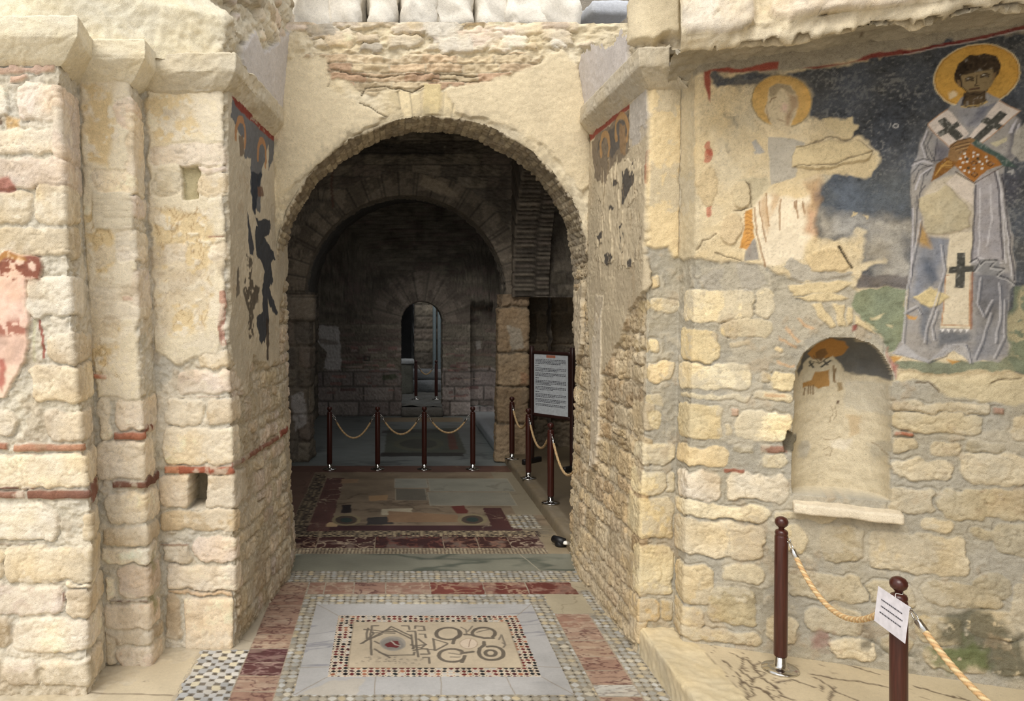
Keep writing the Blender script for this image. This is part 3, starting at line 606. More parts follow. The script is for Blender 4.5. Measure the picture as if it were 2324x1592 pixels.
for q, c, a in [([(2130, 1400), (2200, 1380), (2330, 1450), (2340, 1560), (2180, 1500), (2150, 1440)], (96, 94, 74), .8), ([(2140, 1480), (2220, 1450), (2240, 1520), (2130, 1530)], (110, 120, 72), .8), ([(1950, 1420), (1990, 1430), (2000, 1490), (1955, 1480)], (104, 98, 82), .7), ([(2110, 1465), (2200, 1480), (2160, 1520)], (112, 120, 76), .7), ([(1840, 1440), (1880, 1435), (1890, 1470), (1845, 1475)], (156, 100, 90), .6), ([(1660, 1320), (1740, 1320), (1760, 1370), (1680, 1380)], (150, 136, 106), .5), ([(2010, 1475), (2090, 1490), (2080, 1530), (2010, 1510)], (88, 86, 66), .7)]:
    RS.poly(RS.P(q, W), c, 4, .05, a, wear=-.25)
smear(RS, (RS.U > uc) * 1.0, (198, 186, 160), 73, .2)
smear(RS, (RS.U < uc) * (RS.L == 0), (196, 178, 146), 74, .1)
# ---- the painted plaster
def ZA(pts): return RS.P([(1560 + x * .3769, 60 + y * .3769) for x, y in pts], W)
def ZB(pts): return RS.P([(1560 + x * .3769, 500 + y * .3769) for x, y in pts], W)
def ell(cx, cy, rx, ry, rot=0.0, n=28, a0=0, a1=2 * math.pi):
    c, s_ = math.cos(rot), math.sin(rot); return [(cx + rx * math.cos(a) * c - ry * math.sin(a) * s_, cy + rx * math.cos(a) * s_ + ry * math.sin(a) * c) for a in np.linspace(a0, a1, n)]
plast = [(20, -60), (2300, -160), (2300, 2110), (1270, 2085), (1230, 1900), (1150, 1870), (985, 1560), (1000, 1500), (700, 1560), (480, 1450), (330, 1420), (60, 1400)]
RS.poly(ZA(plast), (228, 206, 162), 1.5, .02, lift=.012, amp=.10)
RS.poly(ZA([(20, -60), (2300, -160), (2300, 60), (1300, 140), (700, 260), (140, 275), (20, 300)]), (168, 158, 138), 1.5, .02, .9)
BGD = (74, 79, 86)
RS.poly(ZA([(140, 285), (540, 270), (700, 275), (1300, 165), (2300, -30), (2300, 2110), (1960, 2110), (1920, 1900), (1330, 1570), (1010, 1570), (1050, 1470), (1200, 1420), (1190, 1390), (1060, 1400), (1090, 1240), (930, 1250), (880, 1300), (740, 1240), (790, 1000), (880, 880), (1100, 910), (1145, 760), (1080, 700), (970, 660), (1030, 610), (990, 560), (790, 575), (720, 540), (740, 380), (640, 300), (400, 360), (150, 350)]), BGD, 2.6, .02, .97, amp=.28)
RS.poly(ZA([(880, 900), (1340, 900), (1340, 1120), (790, 1150), (800, 1000)]), (98, 105, 112), 3, .10, .8, amp=.3)
RS.poly(ZA([(770, 1130), (1345, 1180), (1330, 1560), (1030, 1560), (1200, 1420), (1060, 1390), (1090, 1240), (930, 1250), (800, 1290)]), (186, 178, 162), 3, .07, .8, amp=.25)
RS.poly(ZA([(150, 290), (540, 275), (520, 300), (400, 370), (330, 350), (160, 350)]), (118, 114, 106), 3, .05, .8, wear=-.3)
for q in [[(640, 300), (760, 330), (800, 560), (740, 540)], [(240, 550), (300, 560), (290, 590)], [(190, 750), (240, 740), (220, 800), (185, 800)], [(250, 340), (300, 340), (290, 400)], [(180, 390), (210, 380), (200, 410)]]: RS.poly(ZA(q), (110, 108, 102), 3, .04, .7, wear=-.3)
for q in [[(790, 570), (850, 575), (980, 550), (1030, 610), (960, 660), (840, 650)], [(975, 1120), (1005, 1130), (990, 1165), (970, 1160)], [(1045, 1150), (1080, 1150), (1070, 1170)]]: RS.poly(ZA(q), (224, 200, 150), 2.5, .008, .95)
RS.poly(ZA([(105, 275), (540, 225), (545, 262), (400, 272), (140, 280), (140, 460), (110, 390)]), (172, 78, 60), 1, .01, .95)
RS.poly(ZA([(700, 252), (1000, 215), (1060, 180), (1270, 140), (1410, 150), (1040, 210), (760, 262)]), (146, 56, 50), .8, .01, .95)
RS.stroke(ZA([(1300, 165), (1560, 115), (1800, 65), (2027, 8), (2300, -70)]), .02, (140, 52, 46), .9)
RS.stroke(ZA([(1300, 172), (1560, 125), (1800, 76), (2027, 22)]), .006, (214, 206, 196), .7)
for y in (715, 760, 1090): RS.stroke(ZA([(126, y), (130, y + 50)]), .03, (196, 90, 66), .7, 1.5)
# the smaller saint on the left
GREY = (188, 178, 158)
RS.poly(ZA([(380, 420), (567, 285), (750, 400), (745, 560), (720, 640), (800, 1000), (780, 1230), (740, 1290), (690, 1400), (460, 1460), (330, 1400), (320, 1110), (430, 1020), (490, 900), (480, 650), (400, 560)]), None, .6, .006, label=31)
RS.poly(ZA(ell(567, 452, 182, 160, .15)), (222, 172, 88), .6, .008, .95, amp=.14)
RS.stroke(ZA(ell(567, 452, 182, 160, .15)), .008, (170, 150, 110), .8)
RS.poly(ZA([(480, 430), (500, 375), (560, 348), (630, 365), (660, 420), (665, 490), (640, 570), (620, 640), (600, 655), (540, 640), (490, 570), (470, 500)]), (222, 200, 158), .8, .01, 1)
RS.poly(ZA([(490, 420), (510, 372), (565, 348), (625, 362), (655, 400), (640, 410), (580, 385), (530, 410), (500, 440)]), (158, 138, 104), 1.6, .012, .8)
RS.poly(ZA([(600, 400), (660, 420), (664, 500), (640, 520), (625, 600), (600, 590), (590, 540), (630, 500), (610, 450)]), (176, 142, 104), 1.6, .02, .8)
RS.poly(ZA([(575, 470), (605, 480), (600, 520), (570, 510)]), (232, 190, 166), 1, .03, .9)
RS.stroke(ZA([(495, 460), (505, 440), (530, 430)]), .008, (140, 112, 80), .8); RS.stroke(ZA([(545, 560), (580, 575)]), .006, (150, 112, 84), .7); RS.stroke(ZA([(472, 480), (482, 520), (490, 570)]), .006, (160, 130, 92), .7)
RS.poly(ZA([(400, 560), (500, 590), (600, 650), (720, 640), (560, 700), (420, 640)]), (228, 204, 158), 1.5, .02, .9)
RS.poly(ZA([(485, 668), (640, 675), (700, 700), (650, 850), (800, 870), (640, 910), (500, 960)]), GREY, .6, .006, .97)
RS.poly(ZA([(640, 715), (1000, 690), (1100, 740), (1090, 800), (930, 835), (780, 870), (625, 850)]), (222, 198, 148), 1, .006, .98, lift=.03)
RS.poly(ZA([(650, 860), (930, 830), (1130, 760), (1110, 910), (880, 890), (640, 930)]), (218, 194, 146), 1.5, .01, .9)
RS.poly(ZA([(385, 700), (410, 682), (470, 760), (430, 775)]), (184, 178, 168), .5, .008, .9); RS.poly(ZA([(400, 760), (440, 735), (450, 755), (410, 780)]), (190, 184, 172), .5, .008, .8)
RS.poly(ZA([(300, 920), (490, 910), (500, 960), (400, 1060), (340, 1080), (380, 1000)]), (204, 188, 150), 1.5, .012, .9)
RS.poly(ZA(ell(325, 1010, 60, 78, .2)), (224, 202, 158), 1.2, .006, 1, lift=.026); RS.poly(ZA(ell(268, 1215, 58, 95, .25)), (226, 200, 154), 1.2, .006, 1, lift=.026)
RS.poly(ZA(ell(120, 960, 60, 120, .1)), (222, 196, 148), 1.5, .01, 1, lift=.02)
RS.poly(ZA([(345, 1110), (385, 1095), (390, 1200), (405, 1270), (380, 1300), (380, 1390), (350, 1340), (315, 1330), (340, 1200)]), (202, 138, 56), .8, .006, .95, amp=.25)
for i in range(9): RS.stroke(ZA([(335 + i * 2, 1130 + i * 24), (360, 1120 + i * 24), (392, 1140 + i * 22)]), .004, (150, 92, 40), .7)
RS.poly(ZA([(385, 1290), (405, 1275), (430, 1400), (345, 1410), (345, 1350)]), (150, 144, 136), 1, .01, .9)
RS.poly(ZA([(395, 1090), (440, 1040), (480, 1010), (560, 1020), (640, 1040), (740, 1010), (755, 1250), (700, 1320), (690, 1400), (470, 1450), (430, 1380), (405, 1230)]), (242, 224, 190), 1, .02, .9)
RS.poly(ZA([(700, 940), (795, 920), (795, 1080), (760, 1150), (755, 1260), (720, 1240), (690, 1120), (745, 1030)]), (200, 160, 112), 2, .05, .85)
RS.poly(ZA([(755, 1000), (795, 960), (800, 1060), (765, 1140)]), (168, 132, 98), 2, .05, .7)
RS.poly(ZA([(720, 1130), (755, 1130), (750, 1240), (722, 1230)]), (220, 168, 130), 2, .04, .8)
for q in [[(400, 1090), (415, 1230), (440, 1350), (470, 1450)], [(430, 1060), (450, 1180), (470, 1300)], [(470, 1010), (480, 1100), (490, 1200)], [(560, 1040), (555, 1130), (553, 1230)], [(655, 1050), (660, 1160)], [(690, 1060), (700, 1130)], [(645, 1060), (650, 1100)]]:
    RS.stroke(ZA(q), .009, (156, 112, 68), .8, .6)
for q in [[(435, 1050), (460, 1020), (500, 1130), (480, 1250), (455, 1180)], [(500, 1010), (550, 1010), (545, 1080), (510, 1140)]]: RS.poly(ZA(q), (206, 166, 116), 1, .02, .7)
for q in [[(90, 1500), (140, 1470), (210, 1440), (220, 1560), (130, 1590)], [(290, 1440), (340, 1410), (430, 1440), (470, 1560), (330, 1590), (300, 1500)], [(570, 1450), (640, 1400), (700, 1440), (860, 1490), (990, 1470), (980, 1530), (800, 1560), (640, 1540)]]: RS.poly(ZA(q), GREY, 2, .008, .95)
RS.poly(ZA([(700, 1400), (780, 1350), (900, 1330), (950, 1390), (985, 1440), (850, 1490), (740, 1480)]), (226, 198, 146), 1.4, .008, .95, lift=.022)
RS.stroke(ZA([(915, 1325), (945, 1370), (965, 1410), (985, 1450)]), .012, (96, 84, 64), .9, 1, .02)
for ln in [[(60, 1340), (100, 1290), (180, 1245)], [(170, 1360), (240, 1390), (330, 1410)], [(640, 720), (800, 690), (980, 670)], [(640, 850), (900, 830), (1100, 740)], [(1560, 950), (1620, 1020), (1700, 1085)], [(270, 1100), (320, 1090), (380, 1080), (385, 960), (360, 940)]]: RS.stroke(ZA(ln), .008, (138, 120, 90), .8, 1.5, .01)
# green ground under the figures
GRN = (130, 139, 108)
RS.poly(ZB([(985, 420), (1320, 405), (1280, 760), (1215, 790), (1150, 700), (1060, 620), (1000, 500)]), GRN, 2, .012, .95, amp=.2)
RS.poly(ZB([(1000, 405), (1040, 330), (1320, 330), (1320, 408)]), (112, 104, 98), 1.2, .01, .9, amp=.2)
RS.poly(ZB([(1230, 830), (1400, 850), (1900, 850), (1930, 560), (1960, 400), (2300, 380), (2300, 930), (1270, 912)]), (120, 128, 102), 2, .012, .9, amp=.25)
RS.poly(ZB([(1940, 600), (2027, 380), (2300, 360), (2300, 820), (1950, 830)]), (190, 174, 132), 2.5, .03, .75, wear=-.2)
for q in [[(1090, 580), (1180, 570), (1150, 595), (1095, 597)], [(1190, 640), (1225, 630), (1220, 660)], [(1060, 600), (1110, 640), (1140, 670), (1080, 650)]]: RS.poly(ZB(q), (212, 196, 150), 1.5, .01, .9)
RS.poly(ZB([(1265, 915), (2300, 935), (2300, 1010), (1270, 960)]), (226, 206, 164), 1.5, .012, 1)
RS.poly(ZB([(1240, 950), (1500, 1000), (1560, 1060), (1800, 1110), (2300, 1100), (2300, 960), (1270, 940)]), (212, 194, 152), 2, .02, .9)
RS.stroke(ZB([(1390, 990), (1480, 1000), (1520, 1030)]), .008, (130, 112, 84), .8, 1.5, .01); RS.stroke(ZB([(1830, 985), (1900, 965), (2027, 960)]), .008, (130, 112, 84), .8, 1.5, .01)
# the bishop
LB = 32
bishop = [(1640, 430), (1560, 490), (1485, 380), (1500, 260), (1600, 150), (1780, 105), (1930, 140), (1995, 240), (1970, 350), (1880, 450), (2000, 512), (2000, 560), (1990, 760), (1905, 850), (1900, 1000), (1960, 1300), (1972, 1540), (1930, 1600), (1925, 1767), (1925, 1990), (1870, 2027), (1700, 2030), (1620, 1917), (1440, 2022), (1232, 1965), (1290, 1890), (1330, 1592), (1350, 1150), (1340, 880), (1380, 760), (1440, 590)]
RS.poly(ZA(bishop), None, .3, .004, label=LB)
ROBE = (158, 152, 145)
RS.poly(ZA([(1620, 430), (1560, 510), (1450, 590), (1400, 690), (1372, 800), (1342, 880), (1338, 1000), (1352, 1150), (1345, 1400), (1330, 1592), (1300, 1780), (1285, 1890), (1232, 1965), (1330, 1990), (1440, 2022), (1530, 1985), (1620, 1917), (1665, 1920), (1700, 2030), (1780, 2010), (1870, 2027), (1922, 1990), (1925, 1767), (1930, 1600), (1972, 1540), (1955, 1280), (1900, 1000), (1905, 850), (1990, 760), (2005, 570), (1880, 450), (1790, 400)]), ROBE, .6, .008, 1, amp=.12)
for q, c in [([(1345, 1900 - 240), (1500, 1500), (1560, 1300), (1450, 1250), (1400, 1330), (1360, 1560)], (128, 130, 136)), ([(1420, 1400), (1480, 1430), (1510, 1540), (1440, 1580)], (92, 98, 108)), ([(1390, 1180), (1440, 1250), (1450, 1340), (1370, 1310)], (184, 140, 66)),
             ([(1720, 1780), (1800, 1600), (1920, 1500), (1920, 1990), (1720, 1990)], (134, 132, 132)), ([(1720, 1500), (1920, 1480), (1925, 1620), (1820, 1760), (1740, 1730)], (116, 114, 116)), ([(1520, 1840), (1700, 1840), (1690, 1900), (1500, 1940)], (104, 106, 110)), ([(1400, 1640), (1470, 1680), (1440, 1900), (1400, 1880)], (108, 112, 120)),
             ([(1890, 800), (1985, 760), (2000, 560), (1960, 600), (1930, 760)], (86, 84, 92)), ([(1880, 900), (1980, 880), (1990, 1010), (1940, 1080), (1900, 1000)], (92, 92, 100)), ([(1500, 690), (1570, 760), (1560, 810), (1490, 820)], (104, 102, 112)), ([(1640, 440), (1790, 480), (1780, 600), (1700, 610), (1620, 520)], (150, 148, 150)), ([(1740, 560), (1870, 460), (1800, 440), (1690, 600)], (100, 100, 110))]:
    RS.poly(ZA(q), c, 1.2, .03, .85, amp=.15)
RS.poly(ZA(ell(1738, 298, 262, 186, -.22)), (214, 158, 62), .5, .006, 1, amp=.14)
RS.stroke(ZA(ell(1738, 298, 262, 186, -.22)), .007, (236, 216, 170), .7); RS.stroke(ZA(ell(1738, 298, 252, 177, -.22)), .004, (160, 104, 44), .6)
RS.poly(ZA([(1640, 440), (1700, 400), (1800, 400), (1880, 440), (1800, 490), (1700, 500), (1600, 500)]), ROBE, .5, .006, 1)
RS.poly(ZA([(1600, 290), (1625, 230), (1700, 180), (1790, 165), (1860, 185), (1885, 240), (1870, 290), (1840, 330), (1800, 390), (1640, 370), (1612, 340)]), (74, 58, 40), .4, .005, 1)
RS.poly(ZA([(1640, 300), (1680, 270), (1760, 262), (1830, 245), (1848, 300), (1838, 340), (1800, 390), (1755, 415), (1690, 410), (1650, 370)]), (150, 126, 84), .5, .008, 1)
RS.poly(ZA([(1620, 320), (1640, 325), (1645, 370), (1630, 365)]), (138, 108, 68), .4, .005, 1); RS.poly(ZA([(1838, 285), (1856, 280), (1848, 325), (1832, 335)]), (138, 108, 68), .4, .005, 1)
RS.poly(ZA([(1660, 405), (1790, 390), (1795, 455), (1730, 488), (1650, 480)]), (98, 78, 52), .4, .008, 1)
RS.poly(ZA([(1640, 296), (1660, 262), (1760, 245), (1835, 235), (1835, 262), (1750, 275), (1680, 290)]), (70, 55, 38), .4, .008, .95)
RS.stroke(ZA([(1672, 318), (1700, 306), (1722, 314)]), .008, (56, 42, 30), .9); RS.stroke(ZA([(1765, 300), (1790, 288), (1815, 293)]), .008, (56, 42, 30), .9)
RS.stroke(ZA([(1676, 328), (1700, 320), (1718, 328)]), .010, (60, 46, 34), .9); RS.stroke(ZA([(1768, 310), (1790, 300), (1810, 306)]), .010, (60, 46, 34), .9)
RS.stroke(ZA([(1683, 318), (1690, 316)]), .006, (210, 200, 180), .9); RS.stroke(ZA([(1776, 297), (1784, 296)]), .006, (210, 200, 180), .9)
RS.stroke(ZA([(1742, 300), (1738, 345), (1728, 358), (1750, 360)]), .007, (84, 64, 42), .9); RS.stroke(ZA([(1735, 310), (1730, 345)]), .006, (168, 146, 100), .8)
RS.stroke(ZA([(1698, 384), (1725, 380), (1755, 376)]), .009, (84, 48, 38), .9); RS.stroke(ZA([(1708, 400), (1745, 394)]), .006, (110, 84, 58), .8)
RS.stroke(ZA([(1635, 300), (1650, 370), (1690, 410), (1755, 418), (1805, 385)]), .006, (60, 46, 34), .9)
RS.stroke(ZA([(1650, 485), (1700, 488), (1740, 486), (1795, 460)]), .012, (206, 170, 96), .9); RS.stroke(ZA([(1650, 478), (1700, 492), (1760, 480), (1795, 448)]), .006, (40, 38, 40), .9)
RS.stroke(ZA([(1648, 478), (1665, 430)]), .008, (58, 56, 62), .8)
WHT = (218, 202, 186); CRS = (82, 80, 72)
RS.poly(ZA([(1443, 592), (1560, 500), (1590, 520), (1650, 600), (1690, 650), (1640, 690), (1600, 700), (1570, 735)]), WHT, .3, .005, 1, amp=.05)
RS.poly(ZA([(1690, 668), (1868, 450), (2000, 514), (1762, 712)]), WHT, .3, .005, 1, amp=.05)
for q in [[(1505, 575), (1545, 548), (1655, 665), (1615, 695)], [(1500, 640), (1625, 572), (1640, 600), (1515, 668)], [(1705, 690), (1880, 508), (1925, 530), (1745, 705)], [(1755, 575), (1795, 545), (1905, 600), (1865, 625)]]: RS.poly(ZA(q), CRS, .3, .004, 1)
for q in [[(1443, 594), (1572, 735)], [(1445, 590), (1565, 498)], [(1870, 450), (1998, 514), (1765, 710)]]: RS.stroke(ZA(q), .005, (178, 124, 74), .8)
# body panels, fall of the sleeve, damage
RS.poly(ZA([(1480, 930), (1640, 880), (1725, 945), (1718, 1250), (1600, 1300), (1450, 1260), (1400, 1180), (1430, 1000)]), (202, 186, 158), 1, .02, .9)
RS.poly(ZA([(1610, 890), (1725, 950), (1720, 1080), (1650, 1030), (1560, 950)]), (212, 196, 176), .5, .006, 1)
RS.poly(ZA([(1400, 1050), (1470, 1000), (1560, 960), (1640, 1040), (1700, 1085), (1690, 1200), (1560, 1260), (1430, 1240), (1395, 1130)]), (190, 176, 142), 1.6, .01, 1, lift=.02, amp=.14)
RS.poly(ZA([(1575, 1240), (1720, 1240), (1705, 1440), (1700, 1820), (1525, 1818), (1555, 1480)]), (216, 200, 168), .4, .006, 1, amp=.06)
for q in [[(1572, 1500), (1555, 1500), (1530, 1800), (1700, 1802)], [(1700, 1500), (1690, 1802)]]: RS.stroke(ZA(q), .005, (180, 116, 66), .8)
RS.stroke(ZA([(1713, 1460), (1702, 1820)]), .010, (150, 92, 56), .8)
for i in range(5): RS.poly(ZB([(1520 + i * 36, 655), (1548 + i * 36, 655), (1534 + i * 36, 676)]), (228, 222, 214), .2, .004, .9)
RS.poly(ZB([(1622, 196), (1672, 196), (1662, 410), (1606, 408)]), CRS, .3, .004, 1); RS.poly(ZB([(1574, 282), (1732, 276), (1728, 312), (1568, 320)]), CRS, .3, .004, 1)
RS.poly(ZB([(1345, 460), (1430, 420), (1560, 425), (1600, 455), (1540, 500), (1400, 515)]), (210, 188, 134), 2, .008, 1, lift=.018)
RS.poly(ZA([(1730, 960), (1760, 900), (1850, 870), (1872, 930), (1890, 1200), (1895, 1400), (1860, 1440), (1790, 1400), (1740, 1430), (1705, 1420), (1722, 1200)]), (166, 160, 160), .4, .006, 1, amp=.1)
for q in [[(1735, 960), (1720, 1200), (1708, 1420)], [(1850, 880), (1870, 1000), (1885, 1200), (1895, 1400)], [(1890, 900), (1910, 1050), (1935, 1300), (1965, 1530)]]: RS.stroke(ZA(q), .008, (64, 60, 66), .85)
for q in [[(1862, 870), (1885, 1000), (1900, 1200), (1910, 1420)], [(1880, 1000), (1915, 1200), (1945, 1500)], [(1712, 1420), (1760, 1395), (1830, 1420), (1890, 1425)], [(1760, 980), (1755, 1180), (1750, 1380)], [(1820, 960), (1830, 1180), (1800, 1320)]]: RS.stroke(ZA(q), .008, (206, 200, 198), .7)
RS.poly(ZB([(1720, 300), (1760, 235), (1870, 240), (1880, 330), (1790, 330)]), (138, 136, 134), .4, .006, .95)
for q in [[(1700, 255), (1740, 230), (1760, 260), (1730, 300), (1790, 240), (1860, 240), (1820, 280), (1900, 290), (1860, 330), (1920, 350), (1965, 385)]]: RS.stroke(ZB(q), .008, (60, 58, 60), .85); RS.stroke(ZB([(x, y + 12) for x, y in q]), .006, (200, 196, 190), .6)
# folds of the sleeve on the left and the robe below
for q in [[(1450, 640), (1420, 700), (1440, 780), (1470, 820)], [(1470, 650), (1440, 720), (1480, 800)], [(1500, 680), (1495, 760), (1480, 820)], [(1360, 820), (1420, 800), (1490, 812), (1560, 800)], [(1345, 890), (1400, 830), (1470, 850), (1440, 900)], [(1360, 950), (1390, 870), (1480, 830)], [(1400, 1000), (1420, 900), (1480, 840)], [(1380, 1020), (1372, 1200), (1350, 1500)], [(1430, 960), (1400, 1000), (1385, 1100)]]:
    RS.stroke(ZA(q), .006, (70, 68, 74), .8)
for q in [[(1440, 630), (1405, 720), (1430, 790)], [(1350, 840), (1420, 812), (1470, 830)], [(1370, 980), (1400, 900), (1470, 850)], [(1352, 1100), (1350, 1400), (1335, 1592)], [(1980, 560), (1960, 600), (1950, 640)], [(1960, 590), (1940, 640)], [(1990, 590), (1975, 650)]]: RS.stroke(ZA(q), .008, (200, 194, 196), .75)
for q in [[(1395, 0), (1360, 200), (1320, 400), (1290, 740)], [(1520, 150), (1545, 300), (1480, 520), (1440, 640), (1420, 740)], [(1500, 540), (1470, 640), (1480, 720)], [(1300, 560), (1370, 520), (1400, 560)], [(1760, 350), (1740, 500), (1780, 580), (1830, 480)], [(1870, 380), (1880, 560), (1850, 740)], [(1820, 560), (1780, 700), (1730, 830)], [(1900, 480), (1905, 700), (1840, 830)], [(1240, 800), (1340, 800), (1440, 852), (1540, 810), (1600, 750), (1670, 750), (1700, 860)]]:
    RS.stroke(ZB(q), .008, (196, 192, 192), .65); RS.stroke(ZB([(x + 14, y + 8) for x, y in q]), .007, (82, 84, 92), .7)
RS.poly(ZB([(1238, 798), (1290, 750), (1400, 820), (1450, 850), (1560, 755), (1670, 745), (1700, 858), (1600, 790), (1440, 858)]), (176, 172, 170), .8, .008, .9)
for q in [[(1225, 812), (1290, 815), (1240, 850)], [(1550, 830), (1630, 855), (1590, 868)], [(1310, 570), (1380, 570), (1370, 590), (1320, 590)]]: RS.poly(ZB(q), (206, 150, 70), 1, .008, .9)
RS.poly(ZB([(1195, 755), (1230, 830), (1265, 880), (1262, 945), (1235, 900), (1220, 830)]), (190, 110, 96), 1.5, .02, .8)
# hands, cuff, book
RS.poly(ZA([(1495, 830), (1560, 790), (1640, 820), (1560, 880), (1468, 935)]), (138, 92, 40), .4, .005, 1, amp=.25)
for i in range(5): RS.stroke(ZA([(1490 + i * 8, 900 - i * 14), (1530 + i * 8, 850 - i * 8), (1590, 850 - i * 12)]), .004, (196, 148, 70), .8)
RS.poly(ZA([(1610, 845), (1640, 780), (1690, 700), (1740, 730), (1900, 815), (1895, 835), (1800, 870), (1722, 945)]), (164, 104, 42), .4, .005, 1, amp=.12)
RS.poly(ZA([(1690, 690), (1720, 680), (1790, 720), (1920, 800), (1985, 850), (1900, 845), (1840, 790), (1740, 735)]), (74, 92, 82), .5, .006, 1)
RS.poly(ZA([(1565, 790), (1572, 720), (1620, 690), (1700, 672), (1730, 690), (1690, 720), (1670, 760), (1640, 780), (1620, 820), (1590, 810)]), (148, 110, 66), .4, .005, 1)
for q in [[(1590, 730), (1640, 712), (1700, 700)], [(1610, 745), (1650, 728), (1690, 720)], [(1630, 765), (1660, 748), (1680, 740)], [(1570, 740), (1610, 700), (1700, 674)]]: RS.stroke(ZA(q), .005, (84, 58, 36), .85)
for q in [[(1595, 735), (1640, 720), (1695, 708)], [(1612, 752), (1650, 738), (1685, 730)]]: RS.stroke(ZA(q), .005, (190, 150, 96), .7)
for x, y in [(1720, 762), (1745, 775), (1718, 785), (1665, 770), (1670, 790), (1640, 800), (1655, 822), (1640, 850), (1680, 818), (1685, 800), (1665, 872), (1692, 880), (1722, 858), (1770, 858), (1773, 832), (1795, 790), (1800, 812), (1755, 818)]: RS.poly(ZA(ell(x, y, 7, 7, 0, 8)), (226, 220, 206), 0, .004, 1)
for x, y in [(1680, 800), (1720, 825), (1690, 855), (1745, 800)]: RS.poly(ZA(ell(x, y, 10, 10, 0, 8)), (60, 60, 46), 0, .004, .9)
for x, y in [(1722, 825), (1820, 832), (1725, 895)]:
    RS.poly(ZA([(x - 24, y), (x, y - 18), (x + 24, y), (x, y + 18)]), (70, 42, 26), 0, .004, .9); RS.poly(ZA([(x - 13, y), (x, y - 10), (x + 13, y), (x, y + 10)]), (176, 116, 50), 0, .004, .9)
RS.stroke(ZA([(1612, 878), (1725, 945)]), .006, (60, 40, 30), .9); RS.stroke(ZA([(1900, 845), (1725, 948)]), .005, (80, 52, 32), .8)
RS.poly(ZA([(1810, 700), (1870, 680), (1915, 668), (1920, 690), (1850, 722)]), (196, 184, 148), 1, .006, 1); RS.poly(ZA([(1980, 620), (2060, 560), (2300, 560), (2300, 800), (2000, 810), (1945, 760)]), (176, 168, 152), 1, .008, .9)
RS.stroke(ZA(ell(1252, 604, 14, 12, 0, 10)), .006, (200, 196, 190), .9); RS.stroke(ZA([(1222, 590), (1216, 612)]), .006, (170, 168, 164), .8)
RS.stroke(ZA([(1930, 880), (1955, 870), (1950, 890)]), .012, (190, 186, 180), .8)
RS.stroke(ZA([(1565, 580), (1600, 600)]), .02, (236, 214, 170), 0.0)
RS.poly(ZA(ell(1592, 408, 30, 20, 0, 12)), (232, 206, 160), 1.5, .008, .9)
# stones of the arch over the niche
for q in [[(740, 520), (800, 505), (890, 640), (850, 660)], [(880, 505), (935, 500), (950, 640), (905, 640)], [(960, 520), (1000, 520), (985, 610), (955, 640)], [(610, 400), (880, 370), (1000, 380), (900, 440), (640, 460)], [(650, 470), (860, 440), (960, 470), (850, 500), (720, 500)], [(1000, 560), (1090, 640), (1130, 690), (1060, 660), (1000, 620)]]: RS.poly(ZB(q), (224, 200, 150), 1.2, .008, .95, lift=.012)
for q in [[(670, 580), (760, 650), (740, 660), (660, 590)], [(600, 640), (690, 720), (670, 730), (590, 650)], [(550, 700), (660, 750), (650, 765), (545, 715)], [(545, 850), (640, 860), (635, 875), (548, 862)], [(470, 1046), (590, 1046), (590, 1064), (470, 1066)]]: RS.poly(ZB(q), (212, 172, 128), 1.5, .01, .9)
RS.poly(ZB([(988, 632), (1015, 622), (1010, 672), (988, 676)]), (150, 76, 66), 1, .01, .9)
dkm = sstep(.16, .06, RS.C.mean(-1)) * (RS.U > ue) * (RS.V > 1.9)
fk = fbm(RS.U * 85, RS.V * 85, 3, 77); fk2 = fbm(RS.U * 7, RS.V * 7, 3, 78)
RS.C *= (1 + dkm * (.38 * fk + .30 * fk2))[..., None]
fw = sstep(.34, .7, fk + .45 * fk2) * dkm * .34; RS.C[:] = RS.C * (1 - fw[..., None]) + lin((176, 172, 160)) * fw[..., None]
lt = (1 - dkm) * (RS.U > ue) * (RS.V > 1.9); fd = sstep(.42, .7, fbm(RS.U * 110, RS.V * 110, 2, 80) + .3 * fk2) * lt * .16; RS.C *= (1 - fd)[..., None]
# ---- the niche: half-round recess with a quarter-dome head
nl = RS.uv(1800, 1000, W); nr = RS.uv(2022, 1000, W); nt = RS.uv(1925, 765, W); nb = RS.uv(1900, 1128, W)
nuc, nhw = (nl[0] + nr[0]) / 2, abs(nr[0] - nl[0]) / 2; nsz = nt[1] - nhw * 1.02
wn = RS.win(nuc - nhw - .1, nuc + nhw + .1, nb[1] - .1, nt[1] + .1)
U_, V_ = RS.U[wn], RS.V[wn]; dx = (U_ - nuc + RS.wu[wn] * .5) / nhw; dz = np.maximum(V_ - nsz + RS.wv[wn] * .5, 0) / (nhw * 1.02)
r2 = dx ** 2 + dz ** 2; ins = (r2 < 1) & (V_ > nb[1]); dep = .27 * np.clip(1 - r2, 0, 1) ** .42
dep = np.where(V_ < nb[1] + .03, dep, dep)
pc = lin((214, 199, 166)) * (1 + .10 * RS.n1[wn] + .07 * RS.n2[wn])[..., None]
RS.C[wn] = np.where(ins[..., None], pc, RS.C[wn]); RS.H[wn] = np.where(ins, -dep + .004 * RS.n2[wn] + .006 * RS.n1[wn], RS.H[wn])
inside = np.zeros(RS.U.shape); inside[wn] = ins
ND = -.20
def NB(pts, off=ND): return RS.P([(1560 + x * .3769, 500 + y * .3769) for x, y in pts], W, off)
RS.poly(NB([(640, 900), (700, 780), (850, 690), (960, 690), (1100, 740), (1180, 830), (1200, 940), (1140, 930), (960, 920), (930, 870), (880, 820), (760, 830), (690, 900), (665, 940)]), (92, 92, 90), 1.5, .012, .95, amp=.15, only=inside, label=33)
RS.poly(NB([(720, 800), (760, 740), (850, 705), (940, 720), (970, 760), (930, 810), (860, 830), (760, 830)]), (176, 122, 54), .8, .008, .95, only=inside, label=33)
